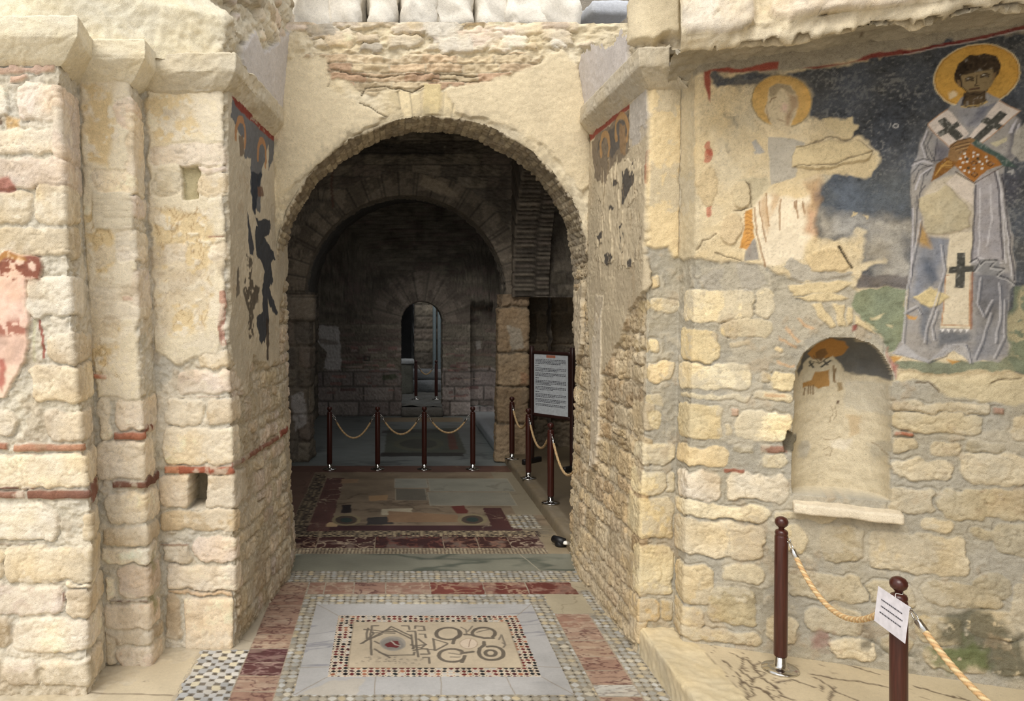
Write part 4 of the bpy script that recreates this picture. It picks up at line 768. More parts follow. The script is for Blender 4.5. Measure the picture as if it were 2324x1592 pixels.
RS.poly(NB([(770, 790), (830, 770), (850, 800), (810, 850), (780, 830)]), (120, 88, 52), .5, .006, .9, only=inside)
RS.poly(NB([(690, 860), (740, 820), (800, 865), (880, 815), (930, 880), (920, 960), (880, 990), (870, 1000), (700, 985)]), (206, 194, 164), .6, .008, .95, only=inside, label=33)
for q in [[(728, 852), (742, 846), (772, 888), (758, 892)], [(730, 875), (765, 855), (768, 864), (735, 884)], [(805, 882), (870, 842), (880, 848), (815, 890)], [(830, 842), (860, 874), (848, 878), (822, 850)]]: RS.poly(NB(q), (78, 78, 72), .2, .004, .95, only=inside)
for q in [[(740, 845), (800, 862), (860, 825)], [(760, 815), (800, 860)]]: RS.stroke(NB(q), .006, (90, 84, 70), .8)
RS.poly(NB([(775, 912), (868, 905), (870, 1000), (800, 1015), (775, 1000), (700, 1010), (700, 980), (760, 965)]), (172, 124, 58), .6, .006, .95, only=inside, label=33)
for q in [[(712, 1015), (705, 1050)], [(738, 1000), (735, 1045)], [(752, 1000), (750, 1045)], [(768, 995), (765, 1050)], [(890, 880), (900, 980)], [(905, 900), (892, 975)]]: RS.stroke(NB(q), .010, (128, 98, 60), .8)
RS.poly(NB([(915, 985), (945, 980), (950, 1030), (920, 1030)]), (150, 122, 76), 1, .01, .8, only=inside)
RS.poly(NB([(908, 1100), (926, 1100), (924, 1125), (910, 1122)]), (90, 66, 48), 1, .006, .9, only=inside)
for q, c in [([(970, 1180), (1060, 1180), (1050, 1300), (975, 1310)], (206, 180, 138)), ([(670, 1330), (740, 1330), (730, 1430), (660, 1430)], (190, 182, 164)), ([(880, 1320), (1000, 1330), (970, 1400), (880, 1380)], (226, 214, 190)), ([(960, 960), (1180, 960), (1190, 1180), (960, 1140)], (202, 192, 168)), ([(1090, 1350), (1190, 1300), (1190, 1400), (1100, 1440)], (186, 176, 152))]: RS.poly(NB(q), c, 2, .02, .8, only=inside)
for q in [[(830, 1310), (860, 1320), (920, 1310)], [(840, 1380), (860, 1370), (890, 1390), (870, 1420), (845, 1410)], [(1100, 1340), (1180, 1390)], [(870, 1130), (868, 1210)], [(895, 1130), (890, 1200)]]: RS.stroke(NB(q), .006, (150, 130, 98), .7, 1.5)
hole = RS.uv(1796, 1010, W); RS.poly([(hole[0] - .03, hole[1] - .05), (hole[0] + .02, hole[1] - .04), (hole[0] + .03, hole[1] + .05), (hole[0] - .01, hole[1] + .07)], (120, 112, 92), 1.5, .006, .9, lift=-.08)
# build the pieces
RS.L = np.where(RS.L == 0, np.where(sg <= 3, 10, 0), RS.L)
pier_r = empty('stone_pier', (1.7, 4.95, 0), 'slim cream stone pier right of the passage beside the painted wall', 'pier')
keep_world(RS.build('shaft', M_stone, [10]), pier_r)
tag(RS.build('wall_right', M_stone, [0]), kind='structure')
tag(RS.build('fresco', M_paint, [22]), 'worn brown fresco with two dim haloes on the right side of the passage', 'fresco')
tag(RS.build('fresco', M_paint, [31]), 'smaller faded saint with rubbed-out face and gold halo, left figure on the painted wall', 'fresco')
tag(RS.build('fresco', M_paint, [32]), 'large standing bishop saint with gold halo holding a jewelled book on the dark painted wall', 'fresco')
tag(RS.build('fresco', M_paint, [33]), 'small faded saint painted inside the arched niche', 'fresco')
x4 = (1480 - PX) * 4.9 / F; x5 = (1547 - PX) * 4.9 / F
cornice([((1345 - PX) * YA / F, YA), (x4, 4.9), (x5, 4.9), (1.842, 4.80)], 41, pier_r, (214, 200, 172))

# sill slab of the niche
wd = np.array([WX1 - WX0, WY1 - WY0]); wd = wd / np.linalg.norm(wd); wn_ = np.array([wd[1], -wd[0]])
def on_wall(u, off, z):
    q = np.array([WX0, WY0]) + wd * (u - ue) + wn_ * off; return (q[0], q[1], z)

def rough_box(name, axes, size, mat, seed, parent=None, r=.25, amp=.03, n=14, cols=None):
    """Weathered block: rounded box with noisy faces. axes = (origin, ex, ey, ez)."""
    o, ex, ey, ez = [np.array(a, float) for a in axes]; co = []; fc = []; key = {}
    sx, sy, sz = size; s_ = max(size); cnt = [max(3, int(n * q / s_)) for q in size]
    def vid(i, j, k):
        if (i, j, k) in key: return key[(i, j, k)]
        p_ = np.array([i / cnt[0] * 2 - 1, j / cnt[1] * 2 - 1, k / cnt[2] * 2 - 1]); h = np.array(size) / 2; q = p_ * h
        rr = r * min(size) / 2; inner = np.clip(q, -h + rr, h - rr); d = q - inner; l = np.linalg.norm(d)
        if l > 1e-9: q = inner + d / l * rr
        key[(i, j, k)] = len(co); co.append(q); return len(co) - 1
    for a in range(3):
        b, c = (a + 1) % 3, (a + 2) % 3
        for sgn in (0, 1):
            for i in range(cnt[b]):
                for j in range(cnt[c]):
                    def g(x, y):
                        t = [0, 0, 0]; t[a] = cnt[a] * sgn; t[b] = x; t[c] = y; return vid(*t)
                    f = [g(i, j), g(i + 1, j), g(i + 1, j + 1), g(i, j + 1)]; fc.append(f if sgn else f[::-1])
    co = np.array(co); nn = np.stack([fbm(co[:, 0] * 9 + co[:, 2] * 5, co[:, 1] * 9 + co[:, 2] * 7, 3, seed + i) for i in range(3)], 1)
    co = co + nn * amp * min(size); c = lin(cols or (236, 222, 190)) * (1 + .15 * nn[:, :1])
    co = o + co[:, :1] * ex + co[:, 1:2] * ey + co[:, 2:] * ez
    return mesh_obj(name, co, np.array(fc), mat, parent, True, c)
su = (RS.uv(1788, 1140, W)[0] + RS.uv(2034, 1165, W)[0]) / 2; swid = RS.uv(2036, 1165, W)[0] - RS.uv(1786, 1140, W)[0]; zt = RS.uv(1900, 1150, W)[1]
ang = -0.03; ez_ = np.array([0, 0, 1.0]); ex_ = np.array([wd[0], wd[1], ang])
tag(rough_box('niche_sill', (on_wall(su, -.06, zt - .005), ex_, (wn_[0], wn_[1], -.12), ez_), (swid, .30, .055), M_stone, 77, None, .3, .10, 40, (234, 218, 188)),
    'thin cream stone slab forming the sill of the arched niche', 'sill')

# upper right: rough broken vault leaning out over the painted wall, and the stub above the right cornice
q = Strip([('px', YA + .05, [(-200, 1260), (130, 1312), (300, 1338), (400, 1342)]), ('px', 5.5, [(-200, 1400), (60, 1400), (300, 1408)]), ('xy', 1.62, 5.0), ('xy', x5 + .02, 4.95), ('xy', 1.98, 4.75)], 3.78, 5.2, .014, seed=340, rnd=4)
q.fill((214, 200, 172), .1, .02); ru = sstep(.12, 0.0, np.abs(q.U - q.u0[2]) - .15 - .1 * q.n1)
q.H += ru * (.05 * q.n1 + .01 * q.n2 - .02 * sstep(.5, 1, q.rd))
for _ in range(40):
    a = RND.uniform(q.u0[0], q.u0[4]); b = RND.uniform(4.05, 5.1); l = RND.uniform(.06, .2); q.stone(a, a + l, b, b + l * RND.uniform(.5, .9), RND.choice(CREAM + JAMB), .028, .05, 1.5, RND.uniform(-.4, .4))
q.poly([(0, 3.7), (q.u0[1] + .25, 3.7), (q.u0[1] + .3, 4.15), (q.u0[1] - .1, 4.5), (.2, 4.3), (0, 4.1)], (216, 207, 200), 2, .008, lift=.03)
q.poly([(q.u0[2] - .1, 3.92), (q.u0[3], 3.95), (q.u0[3], 4.35), (q.u0[2], 4.5)], (234, 216, 178), 2, .02, lift=.08)
q.L = np.where((q.U < q.u0[2] - .16 + .05 * q.n2) & (q.V > 4.27 - .17 * q.U / q.u0[1] + .05 * q.n1 + .03 * q.n2), 99, 0)
tag(q.build('trim_1', M_stone, [0]), kind='structure')
q = sweep([(1.70, 4.72), (1.9, 4.67), (2.6, 4.40), (4.2, 3.76)], [(-.12, 3.62), (.0, 3.68), (.10, 3.70), (.22, 3.69), (.40, 3.64), (.52, 3.61), (.57, 3.69), (.53, 3.86), (.34, 4.3), (.3, 5.2)], .014, 350)
q.fill((232, 214, 178), .14, .006); un = sstep(.5, .3, q.V)
q.B[..., 2] += .02 * q.U
fr2 = sstep(.5, .72, q.V); st_ = fbm(q.U * 1.1 + 3, q.V * 5, 3, 4); q.H += fr2 * (.045 * q.n1 + .03 * sstep(-.4, .4, st_)) + .012 * q.n1 - .008 * sstep(.6, 1, q.rd)
ek = sstep(.35, 0, q.U); q.H -= ek * .06 * (q.n1 + .3)
q.fill((190, 178, 154), .12, .004, mask=np.zeros(q.U.shape)); um = sstep(.66, .60, q.V + .03 * q.n1); q.C[:] = q.C * (1 - um[..., None]) + um[..., None] * lin((186, 175, 152)) * (1 + .14 * q.n1 + .08 * q.n2)[..., None]
for a_, l_, b_, h_ in [(.0, .42, .74, .26), (.48, .9, .76, .13), (.5, .75, .93, .34), (1.45, .8, .74, .34), (1.3, .6, 1.12, .3), (.1, .36, 1.03, .35), (2.3, .5, .74, .4), (1.95, .6, 1.1, .3)]: q.stone(a_, a_ + l_, b_, b_ + h_, RND.choice(CREAM), .045, .06, 1.5, RND.uniform(-.12, .08), .010)
q.stroke([(.15, .63), (.5, .66), (.75, .645), (1.1, .68), (1.5, .66), (2.0, .69), (2.6, .67)], .022, (120, 106, 84), .8, 3, .05)  # crevice under the lip, its deep shadow also put into the colour
q.stroke([(.3, .30), (.42, .52)], .012, (120, 106, 84), .8, 2, .03); q.stroke([(1.02, .2), (1.0, .45), (1.06, .6)], .01, (126, 110, 88), .8, 2, .02)
tag(q.build('ceiling', M_stone), kind='structure')
# ------------------------------------------------------------------ rooms beyond the arch
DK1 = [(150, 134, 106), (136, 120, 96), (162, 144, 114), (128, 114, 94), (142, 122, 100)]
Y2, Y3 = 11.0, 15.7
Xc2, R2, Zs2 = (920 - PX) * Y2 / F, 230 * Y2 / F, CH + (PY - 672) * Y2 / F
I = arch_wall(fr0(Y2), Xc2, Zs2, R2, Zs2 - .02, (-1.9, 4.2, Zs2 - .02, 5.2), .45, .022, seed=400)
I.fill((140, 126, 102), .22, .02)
fm = ~I.sof
bricks(I, I.lx, I.lz, .42, .17, DK1, (120, 108, 88), fm & (I.r > R2 + .32), .012, .05, 5, .2)
na = np.floor(I.th / .034); fa = np.abs(I.th / .034 - na - .5) * 2; vc = sstep(.98, .75, fa)
vz = fm & (I.r <= R2 + .32 + .02 * I.n2)
I.C = np.where(vz[..., None], (lin((110, 98, 80)) * (1 - vc[..., None]) + vc[..., None] * lin((158, 138, 108)) * (.84 + .22 * hsh(na, na * 0, 8))[..., None]) * (1 + .2 * I.n1)[..., None], I.C)
I.H = np.where(vz, .012 * vc + .01 * I.n2, I.H)
so = sstep(.05, .5, I.n1 + .35 * I.n2 + .1) * fm; I.C *= (1 - .45 * so)[..., None]          # old soot stains
XI = lambda x, y: ((x - PX) * Y2 / F, CH + (PY - y) * Y2 / F)
I.poly([XI(960, 398), XI(1010, 415), XI(1040, 445), XI(1000, 440), XI(950, 420)], (190, 164, 122), 2, .02, .9); I.stroke([XI(758, 350), XI(752, 420), XI(756, 470)], .03, (120, 66, 34), .8)
for r in ([(820, 325, 1000, 355)] ): I.poly([XI(820, 325), XI(1005, 322), XI(1010, 352), XI(820, 356)], (64, 60, 56), 3, .05, .8)
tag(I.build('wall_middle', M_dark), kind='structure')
# piers carrying the middle arch, with projecting corbel courses
def pier2(specs, seed, z1, name='wall_middle', pal=DK1, cor=None):
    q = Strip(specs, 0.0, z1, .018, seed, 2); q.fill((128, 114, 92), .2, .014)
    q.rubble(0, q.u0[-1], 0, z1, (.22, .42), (.3, .6), 0, pal, .03, .014, .016); return q
ql = pier2([('xy', -2.0, Y2), ('px', Y2, [(660, 706), (725, 704), (730, 700), (1060, 700)]), ('xy', (704 - PX) * Y2 / F, Y2 + .45)], 420, Zs2)
pl_ = empty('stone_pier', (-1.6, Y2 + .1, 0), 'dim stone pier carrying the left end of the inner arch beyond the rope posts', 'pier', 'piers under the inner arch')
cr = (ql.V > 2.02); ql.H += .05 * cr; ql.rubble(0, ql.u0[-1], 2.04, Zs2, (.3, .33), (.4, .6), 0, [(150, 132, 106)], .06)
ql.poly([ql.uv(660, 900, 0), ql.uv(690, 890, 0), ql.uv(695, 960, 0), ql.uv(672, 980, 0)], (196, 188, 180), 2, .02, .8)
keep_world(ql.build('shaft', M_dark), pl_)
YS2 = [(196, 160, 108), (186, 150, 100), (204, 170, 118), (178, 144, 100)]
qr = Strip([('px', Y2 + .45, [(650, 1128), (1060, 1122)]), ('px', Y2, [(650, 1146), (690, 1144), (700, 1134), (900, 1132), (1060, 1126)]), ('px', Y2, [(650, 1198), (1060, 1196)]), ('xy', (1197 - PX) * Y2 / F, Y2 + .6), ('xy', 4.2, Y2 + .6)], 0.0, Zs2 + .02, .016, 430, 2)
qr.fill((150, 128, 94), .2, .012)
for b in [(1140, 655, 1200, 695), (1136, 700, 1198, 800), (1134, 804, 1198, 876), (1132, 880, 1198, 960), (1128, 964, 1198, 1050)]: qr.pstone(1, b, RND.choice(YS2), bulge=.03, wrapL=.3, wrapR=.2, rough=.012)
qr.rubble(qr.u0[3], qr.u0[4], 0, Zs2, (.3, .5), (.5, .9), 0, [(134, 114, 84), (124, 106, 80), (142, 122, 90)], .03, .012, .02)
qr.poly([qr.uv(1150, 740, 1), qr.uv(1180, 745, 1), qr.uv(1188, 790, 1), qr.uv(1160, 800, 1)], (210, 196, 168), 2, .02, .7); qr.poly([qr.uv(1178, 845, 1), qr.uv(1195, 845, 1), qr.uv(1195, 872, 1), qr.uv(1180, 875, 1)], (196, 134, 74), 2, .02, .8)
pr_ = empty('stone_pier', (1.7, Y2 + .1, 0), 'dim yellowish block pier carrying the right end of the inner arch, beside the sign board', 'pier', 'piers under the inner arch')
keep_world(qr.build('shaft', M_warm), pr_)
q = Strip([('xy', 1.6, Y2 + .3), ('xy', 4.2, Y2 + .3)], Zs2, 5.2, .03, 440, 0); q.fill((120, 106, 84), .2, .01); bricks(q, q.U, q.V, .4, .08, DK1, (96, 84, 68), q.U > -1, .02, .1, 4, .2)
tag(q.build('wall_aisle', M_dark), kind='structure')
# arcade on the right between passage and side aisle: brick arch
frx = lambda x0, y0: (lambda L_: np.stack([x0 + L_[..., 1], y0 - L_[..., 0], L_[..., 2]], -1))
K = arch_wall(frx(1.72, 8.95), 0.0, 2.38, 1.98, 2.36, (-2.2, 2.0, 2.36, 5.2), .5, .03, seed=450)
K.fill((128, 112, 88), .2, .014); bricks(K, K.S, K.D, .07, .3, DK1, (84, 74, 60), K.sof, .025, .06, 6, .2)
na = np.floor(K.th / .035); fa = np.abs(K.th / .035 - na - .5) * 2; vc = sstep(.98, .7, fa); vz = ~K.sof
K.C = np.where(vz[..., None], (lin((86, 76, 62)) * (1 - vc[..., None]) + vc[..., None] * lin((138, 120, 94)) * (.7 + .4 * hsh(na, na * 0, 18))[..., None]) * (1 + .15 * K.n1)[..., None], K.C); K.H = np.where(vz, .02 * vc, K.H)
tag(K.build('wall_arcade', M_dark), kind='structure')

def plane_patch(o, eu, ev, lu, lv, res, seed):
    nu, nv = max(3, int(lu / res) + 1), max(3, int(lv / res) + 1); U, V = np.meshgrid(np.linspace(0, lu, nu), np.linspace(0, lv, nv))
    B = np.array(o, float) + U[..., None] * np.array(eu, float) + V[..., None] * np.array(ev, float); return Patch(B, U, V, True, seed)
def plain(name, o, eu, ev, lu, lv, col, res=.06, seed=1, mat=None, amp=.2, rough=.02, bw=None):
    q = plane_patch(o, eu, ev, lu, lv, res, seed); q.fill(col, amp, rough)
    if bw: bricks(q, q.U, q.V, bw[0], bw[1], DK1, (104, 94, 78), q.U > -1, .02, .08, seed, .2)
    ob = q.build(name, mat or M_dark); tag(ob, kind='structure'); return ob
# room two shell
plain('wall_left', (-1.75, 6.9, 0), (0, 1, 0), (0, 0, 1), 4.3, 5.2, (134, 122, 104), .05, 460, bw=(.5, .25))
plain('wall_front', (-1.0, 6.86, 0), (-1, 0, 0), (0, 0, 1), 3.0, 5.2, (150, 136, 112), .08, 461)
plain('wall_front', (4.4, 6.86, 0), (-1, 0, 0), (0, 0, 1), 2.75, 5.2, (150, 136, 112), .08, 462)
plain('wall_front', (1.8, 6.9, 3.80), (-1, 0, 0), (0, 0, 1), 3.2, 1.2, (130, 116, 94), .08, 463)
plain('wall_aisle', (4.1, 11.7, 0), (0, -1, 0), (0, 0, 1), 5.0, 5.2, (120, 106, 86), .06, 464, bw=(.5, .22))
plain('ceiling', (-2.0, 8.5, 5.0), (0, 1, 0), (1, 0, 0), 3.4, 6.4, (110, 98, 80), .1, 465, bw=(.4, .1))  # stops short, leaving an unseen gap added to brighten the room
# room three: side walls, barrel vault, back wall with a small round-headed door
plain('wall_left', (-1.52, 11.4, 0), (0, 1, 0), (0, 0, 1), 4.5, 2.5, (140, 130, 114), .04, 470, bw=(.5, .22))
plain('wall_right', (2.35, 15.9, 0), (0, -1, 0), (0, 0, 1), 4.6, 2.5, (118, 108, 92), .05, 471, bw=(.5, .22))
nv_ = 40; th = np.linspace(math.pi, 0, nv_)
for ya_, yb_, t0_, t1_ in ((11.3, 12.5, math.pi, 0), (13.7, 16.0, math.pi, 0), (12.5, 13.7, math.pi, math.pi * .70), (12.5, 13.7, math.pi * .30, 0)):  # crown left open midway, an unseen gap added to let light in
  th = np.linspace(t0_, t1_, nv_); ys = np.linspace(ya_, yb_, 40)
  Bv = np.stack([np.broadcast_to((.415 + 1.95 * np.cos(th))[:, None], (nv_, 40)), np.broadcast_to(ys[None], (nv_, 40)), np.broadcast_to((2.4 + 1.95 * np.sin(th))[:, None], (nv_, 40))], -1)
  q = Patch(Bv.transpose(0, 1, 2), np.broadcast_to(ys[None], (nv_, 40)).copy(), np.broadcast_to((th[::-1] * 1.9)[:, None], (nv_, 40)).copy(), True, 475); q.fill((112, 104, 92), .2, .03); tag(q.build('ceiling', M_dark), kind='structure')
Xd, Rd, Zd = (957.5 - PX) * Y3 / F, 47.5 * Y3 / F, CH + (PY - 732) * Y3 / F; zdb = CH + (PY - 925) * Y3 / F
G = arch_wall(fr0(Y3), Xd, Zd, Rd, 0.0, (-1.56, 2.4, 0.0, 4.6), .55, .02, seed=480)
G.fill((142, 130, 106), .16, .012); fm = ~G.sof
XG = lambda x, y: ((x - PX) * Y3 / F, CH + (PY - y) * Y3 / F)
bricks(G, G.lx, G.lz, .34, .085, [(146, 132, 108), (138, 122, 102), (152, 138, 112), (140, 116, 100)], (128, 118, 98), fm & (G.lz > 1.2), .008, .06, 3, .15)
bricks(G, G.lx, G.lz, .62, .3, [(170, 150, 138), (160, 140, 130), (176, 158, 146), (150, 132, 120)], (122, 110, 100), fm & (G.lz < .95 + .05 * G.n1), .02, .06, 4, .15)
for _ in range(60):
    x = RND.uniform(740, 905) if RND.random() < .75 else RND.uniform(1010, 1060); y = RND.uniform(780, 900); l = RND.uniform(10, 40); a = XG(x, y); b = XG(x + l, y + RND.uniform(3, 8)); G.stone(a[0], b[0], b[1], a[1], RND.choice([(152, 108, 96), (142, 98, 88), (176, 116, 98), (180, 150, 128)]), .012, .01, 1)
na = np.floor(G.th / .11); fa = np.abs(G.th / .11 - na - .5) * 2; vc = sstep(.98, .7, fa); vz = fm & (G.lz > Zd) & (G.r > Rd + .02) & (G.r < Rd + .62 + .05 * G.n2)
G.C = np.where(vz[..., None], (lin((118, 106, 88)) * (1 - vc[..., None]) + vc[..., None] * lin((158, 138, 116)) * (.75 + .35 * hsh(na, na * 0, 28))[..., None]) * (1 + .12 * G.n1)[..., None], G.C); G.H = np.where(vz, .012 * vc, G.H)
G.poly([XG(712, 738), XG(770, 742), XG(774, 800), XG(774, 840), XG(735, 838), XG(742, 800), XG(718, 775)], (216, 208, 200), 2, .02, .95); G.poly([XG(720, 768), XG(745, 772), XG(770, 776), XG(765, 784), XG(728, 782)], (150, 130, 112), 2, .02, .8)
G.stroke([XG(826, 810), XG(838, 810), XG(838, 820), XG(826, 820)], .02, (90, 84, 76), .9, .3, closed=True, dep=.02)
G.poly([XG(870, 852), XG(898, 850), XG(905, 860), XG(868, 862)], (84, 100, 60), 2, .02, .8)
so = sstep(.0, .5, G.n1 + .3 * G.n2 + .25 * (G.lx > .9)) * fm * (G.lz > 1.9); G.C *= (1 - .4 * so)[..., None]
rc = (G.lx > XG(1068, 0)[0]) & (G.lx < XG(1120, 0)[0]) & (G.lz < XG(0, 690)[1]) & fm; G.H -= .22 * rc
for y in (700, 806, 834): G.stroke([XG(1072, y), XG(1116, y)], .05, (150, 116, 90), .8, 1)
G.poly([XG(1082, 775), XG(1094, 775), XG(1094, 792), XG(1084, 795)], (196, 186, 172), 1, .02, .9, only=rc.astype(float))
tag(G.build('wall_back', M_dark), kind='structure')
ds = empty('door_step', (Xd, Y3 + .2, 0), 'dark stone doorstep under the small far doorway', 'doorstep')
keep_world(rough_box('slab', ((Xd, Y3 + .22, zdb / 2), (1, 0, 0), (0, 1, 0), (0, 0, 1)), (2 * Rd - .01, .7, zdb), M_dark, 481, None, .1, .03, 16, (120, 116, 106)), ds)
# room four seen through the door: lit from an unseen opening added in its roof
plain('floor', (-1.5, 15.7, .2), (1, 0, 0), (0, 1, 0), 5.0, 4.2, (120, 120, 112), .08, 490)
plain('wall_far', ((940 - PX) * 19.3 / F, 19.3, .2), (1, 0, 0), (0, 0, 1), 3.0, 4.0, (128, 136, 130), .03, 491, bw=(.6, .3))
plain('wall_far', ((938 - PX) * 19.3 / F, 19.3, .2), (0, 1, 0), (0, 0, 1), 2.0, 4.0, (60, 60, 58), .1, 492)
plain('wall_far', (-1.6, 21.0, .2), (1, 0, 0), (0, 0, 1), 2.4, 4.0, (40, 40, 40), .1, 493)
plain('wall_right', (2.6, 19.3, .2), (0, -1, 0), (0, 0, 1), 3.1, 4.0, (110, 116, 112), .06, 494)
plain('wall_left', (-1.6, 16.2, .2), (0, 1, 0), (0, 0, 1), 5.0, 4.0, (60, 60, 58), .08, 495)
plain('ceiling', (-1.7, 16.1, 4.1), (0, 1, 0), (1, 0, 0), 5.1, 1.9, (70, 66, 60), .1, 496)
st = empty('stone_steps', (at(950, 880, 17.6)[0], 17.8, .2), 'worn stone steps seen through the small far doorway', 'steps')
for i, (z, yy, h) in enumerate([(.2, 18.3, .26), (.46, 18.75, .24)]): keep_world(rough_box('step', ((at(960, 0, 18.5)[0], yy + .25, z + h / 2), (1, 0, 0), (0, 1, 0), (0, 0, 1)), (1.5, .5, h), M_dark, 500 + i, None, .2, .03, 16, (140, 146, 148)), st)
xb = at(924, 0, 18.2)[0]; bk = empty('stone_bench', (xb, 18.2, .2), 'pale square stone block standing left beyond the far doorway', 'stone block')
keep_world(rough_box('body', ((xb - .12, 18.15, .55), (1, 0, 0), (0, 1, 0), (0, 0, 1)), (.5, .45, .72), M_dark, 510, None, .15, .03, 14, (122, 122, 104)), bk)
keep_world(rough_box('top_slab', ((xb - .12, 18.15, .95), (1, 0, 0), (0, 1, 0), (0, 0, 1)), (.56, .5, .1), M_dark, 511, None, .4, .05, 14, (190, 196, 196)), bk)
def lathe(name, prof, mat, n=24, parent=None, loc=(0, 0, 0), flute=0.0, nf=12, zf=(0, 0)):
    co, fc = [], []
    for r, z in prof:
        for k in range(n):
            a = 2 * math.pi * k / n; rr = r * (1 - (flute * max(0, math.cos(nf * a)) ** 6 if zf[0] <= z <= zf[1] else 0)); co.append((loc[0] + rr * math.cos(a), loc[1] + rr * math.sin(a), loc[2] + z))
    for i in range(len(prof) - 1):
        for k in range(n): fc.append((i * n + k, i * n + (k + 1) % n, (i + 1) * n + (k + 1) % n, (i + 1) * n + k))
    fc.append(tuple(range(n))[::-1]); fc.append(tuple(range((len(prof) - 1) * n, len(prof) * n)))
    return mesh_obj(name, co, fc, mat, parent, True)
def tube(name, pts, r, mat, parent=None, n=8, closed=False, cols=None, rf=None):
    pts = np.array(pts, float); m_ = len(pts); T = np.gradient(pts, axis=0)
    if closed: T = np.roll(pts, -1, 0) - np.roll(pts, 1, 0)
    T /= np.linalg.norm(T, axis=1, keepdims=True) + 1e-12; up = np.array([0, 0, 1.0]) if abs(T[0, 2]) < .9 else np.array([1.0, 0, 0]); co, fc, cl = [], [], []
    s_ = np.concatenate([[0], np.cumsum(np.linalg.norm(np.diff(pts, axis=0), axis=1))])
    for i in range(m_):
        a = np.cross(T[i], up); a /= np.linalg.norm(a) + 1e-9; b = np.cross(a, T[i]); up = b
        for k in range(n):
            t = 2 * math.pi * k / n; rr = r if rf is None else rf(t, s_[i])[0]; co.append(pts[i] + rr * (math.cos(t) * a + math.sin(t) * b))
            if rf is not None: cl.append(rf(t, s_[i])[1])
    for i in range(m_ if closed else m_ - 1):
        for k in range(n): j = (i + 1) % m_; fc.append((i * n + k, i * n + (k + 1) % n, j * n + (k + 1) % n, j * n + k)[::-1])
    if not closed: fc.append(tuple(range(n))); fc.append(tuple(range((m_ - 1) * n, m_ * n))[::-1])
    return mesh_obj(name, co, fc, mat, parent, True, np.array(cl) if rf is not None else None)
pp = empty('drain_pipe', at(992, 850, 19.0)[:2] + (.2,), 'pair of pale vertical pipes beyond the far doorway', 'pipe')
for k, x in enumerate((986, 997)): keep_world(tube('pipe', [at(x, 880, 19.1)[:2] + (z,) for z in np.linspace(.2, 2.6, 6)], .045, M_pipe, None, 12), pp)

# ------------------------------------------------------------------ floors
def tess(q, mask, cu, cv, seed, pal, grout, corner=((34, 32, 34), .8), diam=.46, rot=0, amp=.06, lift=.002, mini=None):
    x, y = q.U / cu, q.V / cv
    if rot: x, y = x + y, x - y
    x = x + q.wu * 15; y = y + q.wv * 15
    ix, iy = np.floor(x), np.floor(y); fx, fy = x - ix - .5, y - iy - .5
    d = (np.abs(fx) ** 1.3 + np.abs(fy) ** 1.3) ** (1 / 1.3); r = hsh(ix, iy, seed); cc = np.array([lin(c) for c in pal])
    m1 = sstep(diam + .03, diam - .03, d); c1 = cc[np.minimum((r * len(pal)).astype(int), len(pal) - 1)] * (.82 + .3 * hsh(ix, iy, seed + 3))[..., None]
    m2 = sstep(.17, .11, np.abs(np.abs(fx) - .5) + np.abs(np.abs(fy) - .5)); jx, jy = np.floor(x + .5), np.floor(y + .5)
    m2 = m2 * (hsh(jx, jy, seed + 7) < corner[1]) * (1 - m1)
    c = lin(grout) * (1 + .1 * q.n2)[..., None] * (1 - m1[..., None]) + c1 * m1[..., None]
    c2 = lin(corner[0])[None, None]
    if mini: mc = np.array([lin(v) for v in mini]); c2 = mc[np.minimum((hsh(jx, jy, seed + 9) * len(mini)).astype(int), len(mini) - 1)]
    c = c * (1 - m2[..., None]) + c2 * m2[..., None]; c *= (1 + amp * q.n1)[..., None]
    q.C = np.where(mask[..., None], c, q.C); q.H = np.where(mask, lift * m1, q.H)
def rect(q, x0, x1, y0, y1, w=.4): U, V = q.U + q.wu * w, q.V + q.wv * w; return (U > x0) & (U < x1) & (V > y0) & (V < y1)
def marble(q, mask, col, vein, seed, sx=3, sy=3, th=.06, a=.7, amp=.06, ang=0.0):
    u, v = q.U * math.cos(ang) + q.V * math.sin(ang), -q.U * math.sin(ang) + q.V * math.cos(ang)
    n = fbm(u * sx, v * sy, 5, seed); vm = sstep(th, 0, np.abs(n)) * a * sstep(-.4, .5, fbm(u * 2, v * 2, 2, seed + 50))
    c = (lin(col) * (1 - vm[..., None]) + lin(vein) * vm[..., None]) * (1 + amp * q.n1)[..., None]
    q.C = np.where(mask[..., None], c, q.C); q.H = np.where(mask, .001 * q.n1, q.H)
PEB = [(198, 194, 182), (184, 181, 170), (206, 196, 172), (170, 166, 154), (200, 199, 192), (208, 190, 152), (188, 178, 156)]; GRO = (158, 148, 128)
NX0, NX1 = -1.24, 1.60
xs = np.arange(NX0, NX1 + .002, .0052); yy = np.arange(4.0, 7.5, .0052); U, V = np.meshgrid(xs, yy)
fl = Patch(np.stack([U, V, 0 * U], -1), U, V, True, 600); fl.fill((196, 182, 156), .08, .002); q = fl; ALL = q.U > -99
tess(q, rect(q, -.95, 1.57, 4.0, 6.46), .052, .052, 1, PEB, GRO, ((40, 36, 36), .75), .47)
tess(q, rect(q, -1.22, -.915, 4.0, 4.98, 1.5), .085, .085, 2, [(222, 218, 208), (190, 192, 192), (232, 220, 186), (206, 206, 204)], (120, 112, 100), ((52, 48, 46), .8), .53, 1)
marble(q, rect(q, -1.22, -.9, 4.95, 7, 2), (202, 188, 162), (150, 130, 100), 3)
REDM = [((164, 124, 104), (196, 170, 144)), ((168, 130, 110), (110, 68, 64)), ((184, 152, 126), (126, 82, 74)), ((106, 64, 64), (180, 146, 136)), ((98, 58, 60), (154, 116, 112)), ((178, 144, 122), (112, 72, 68))]
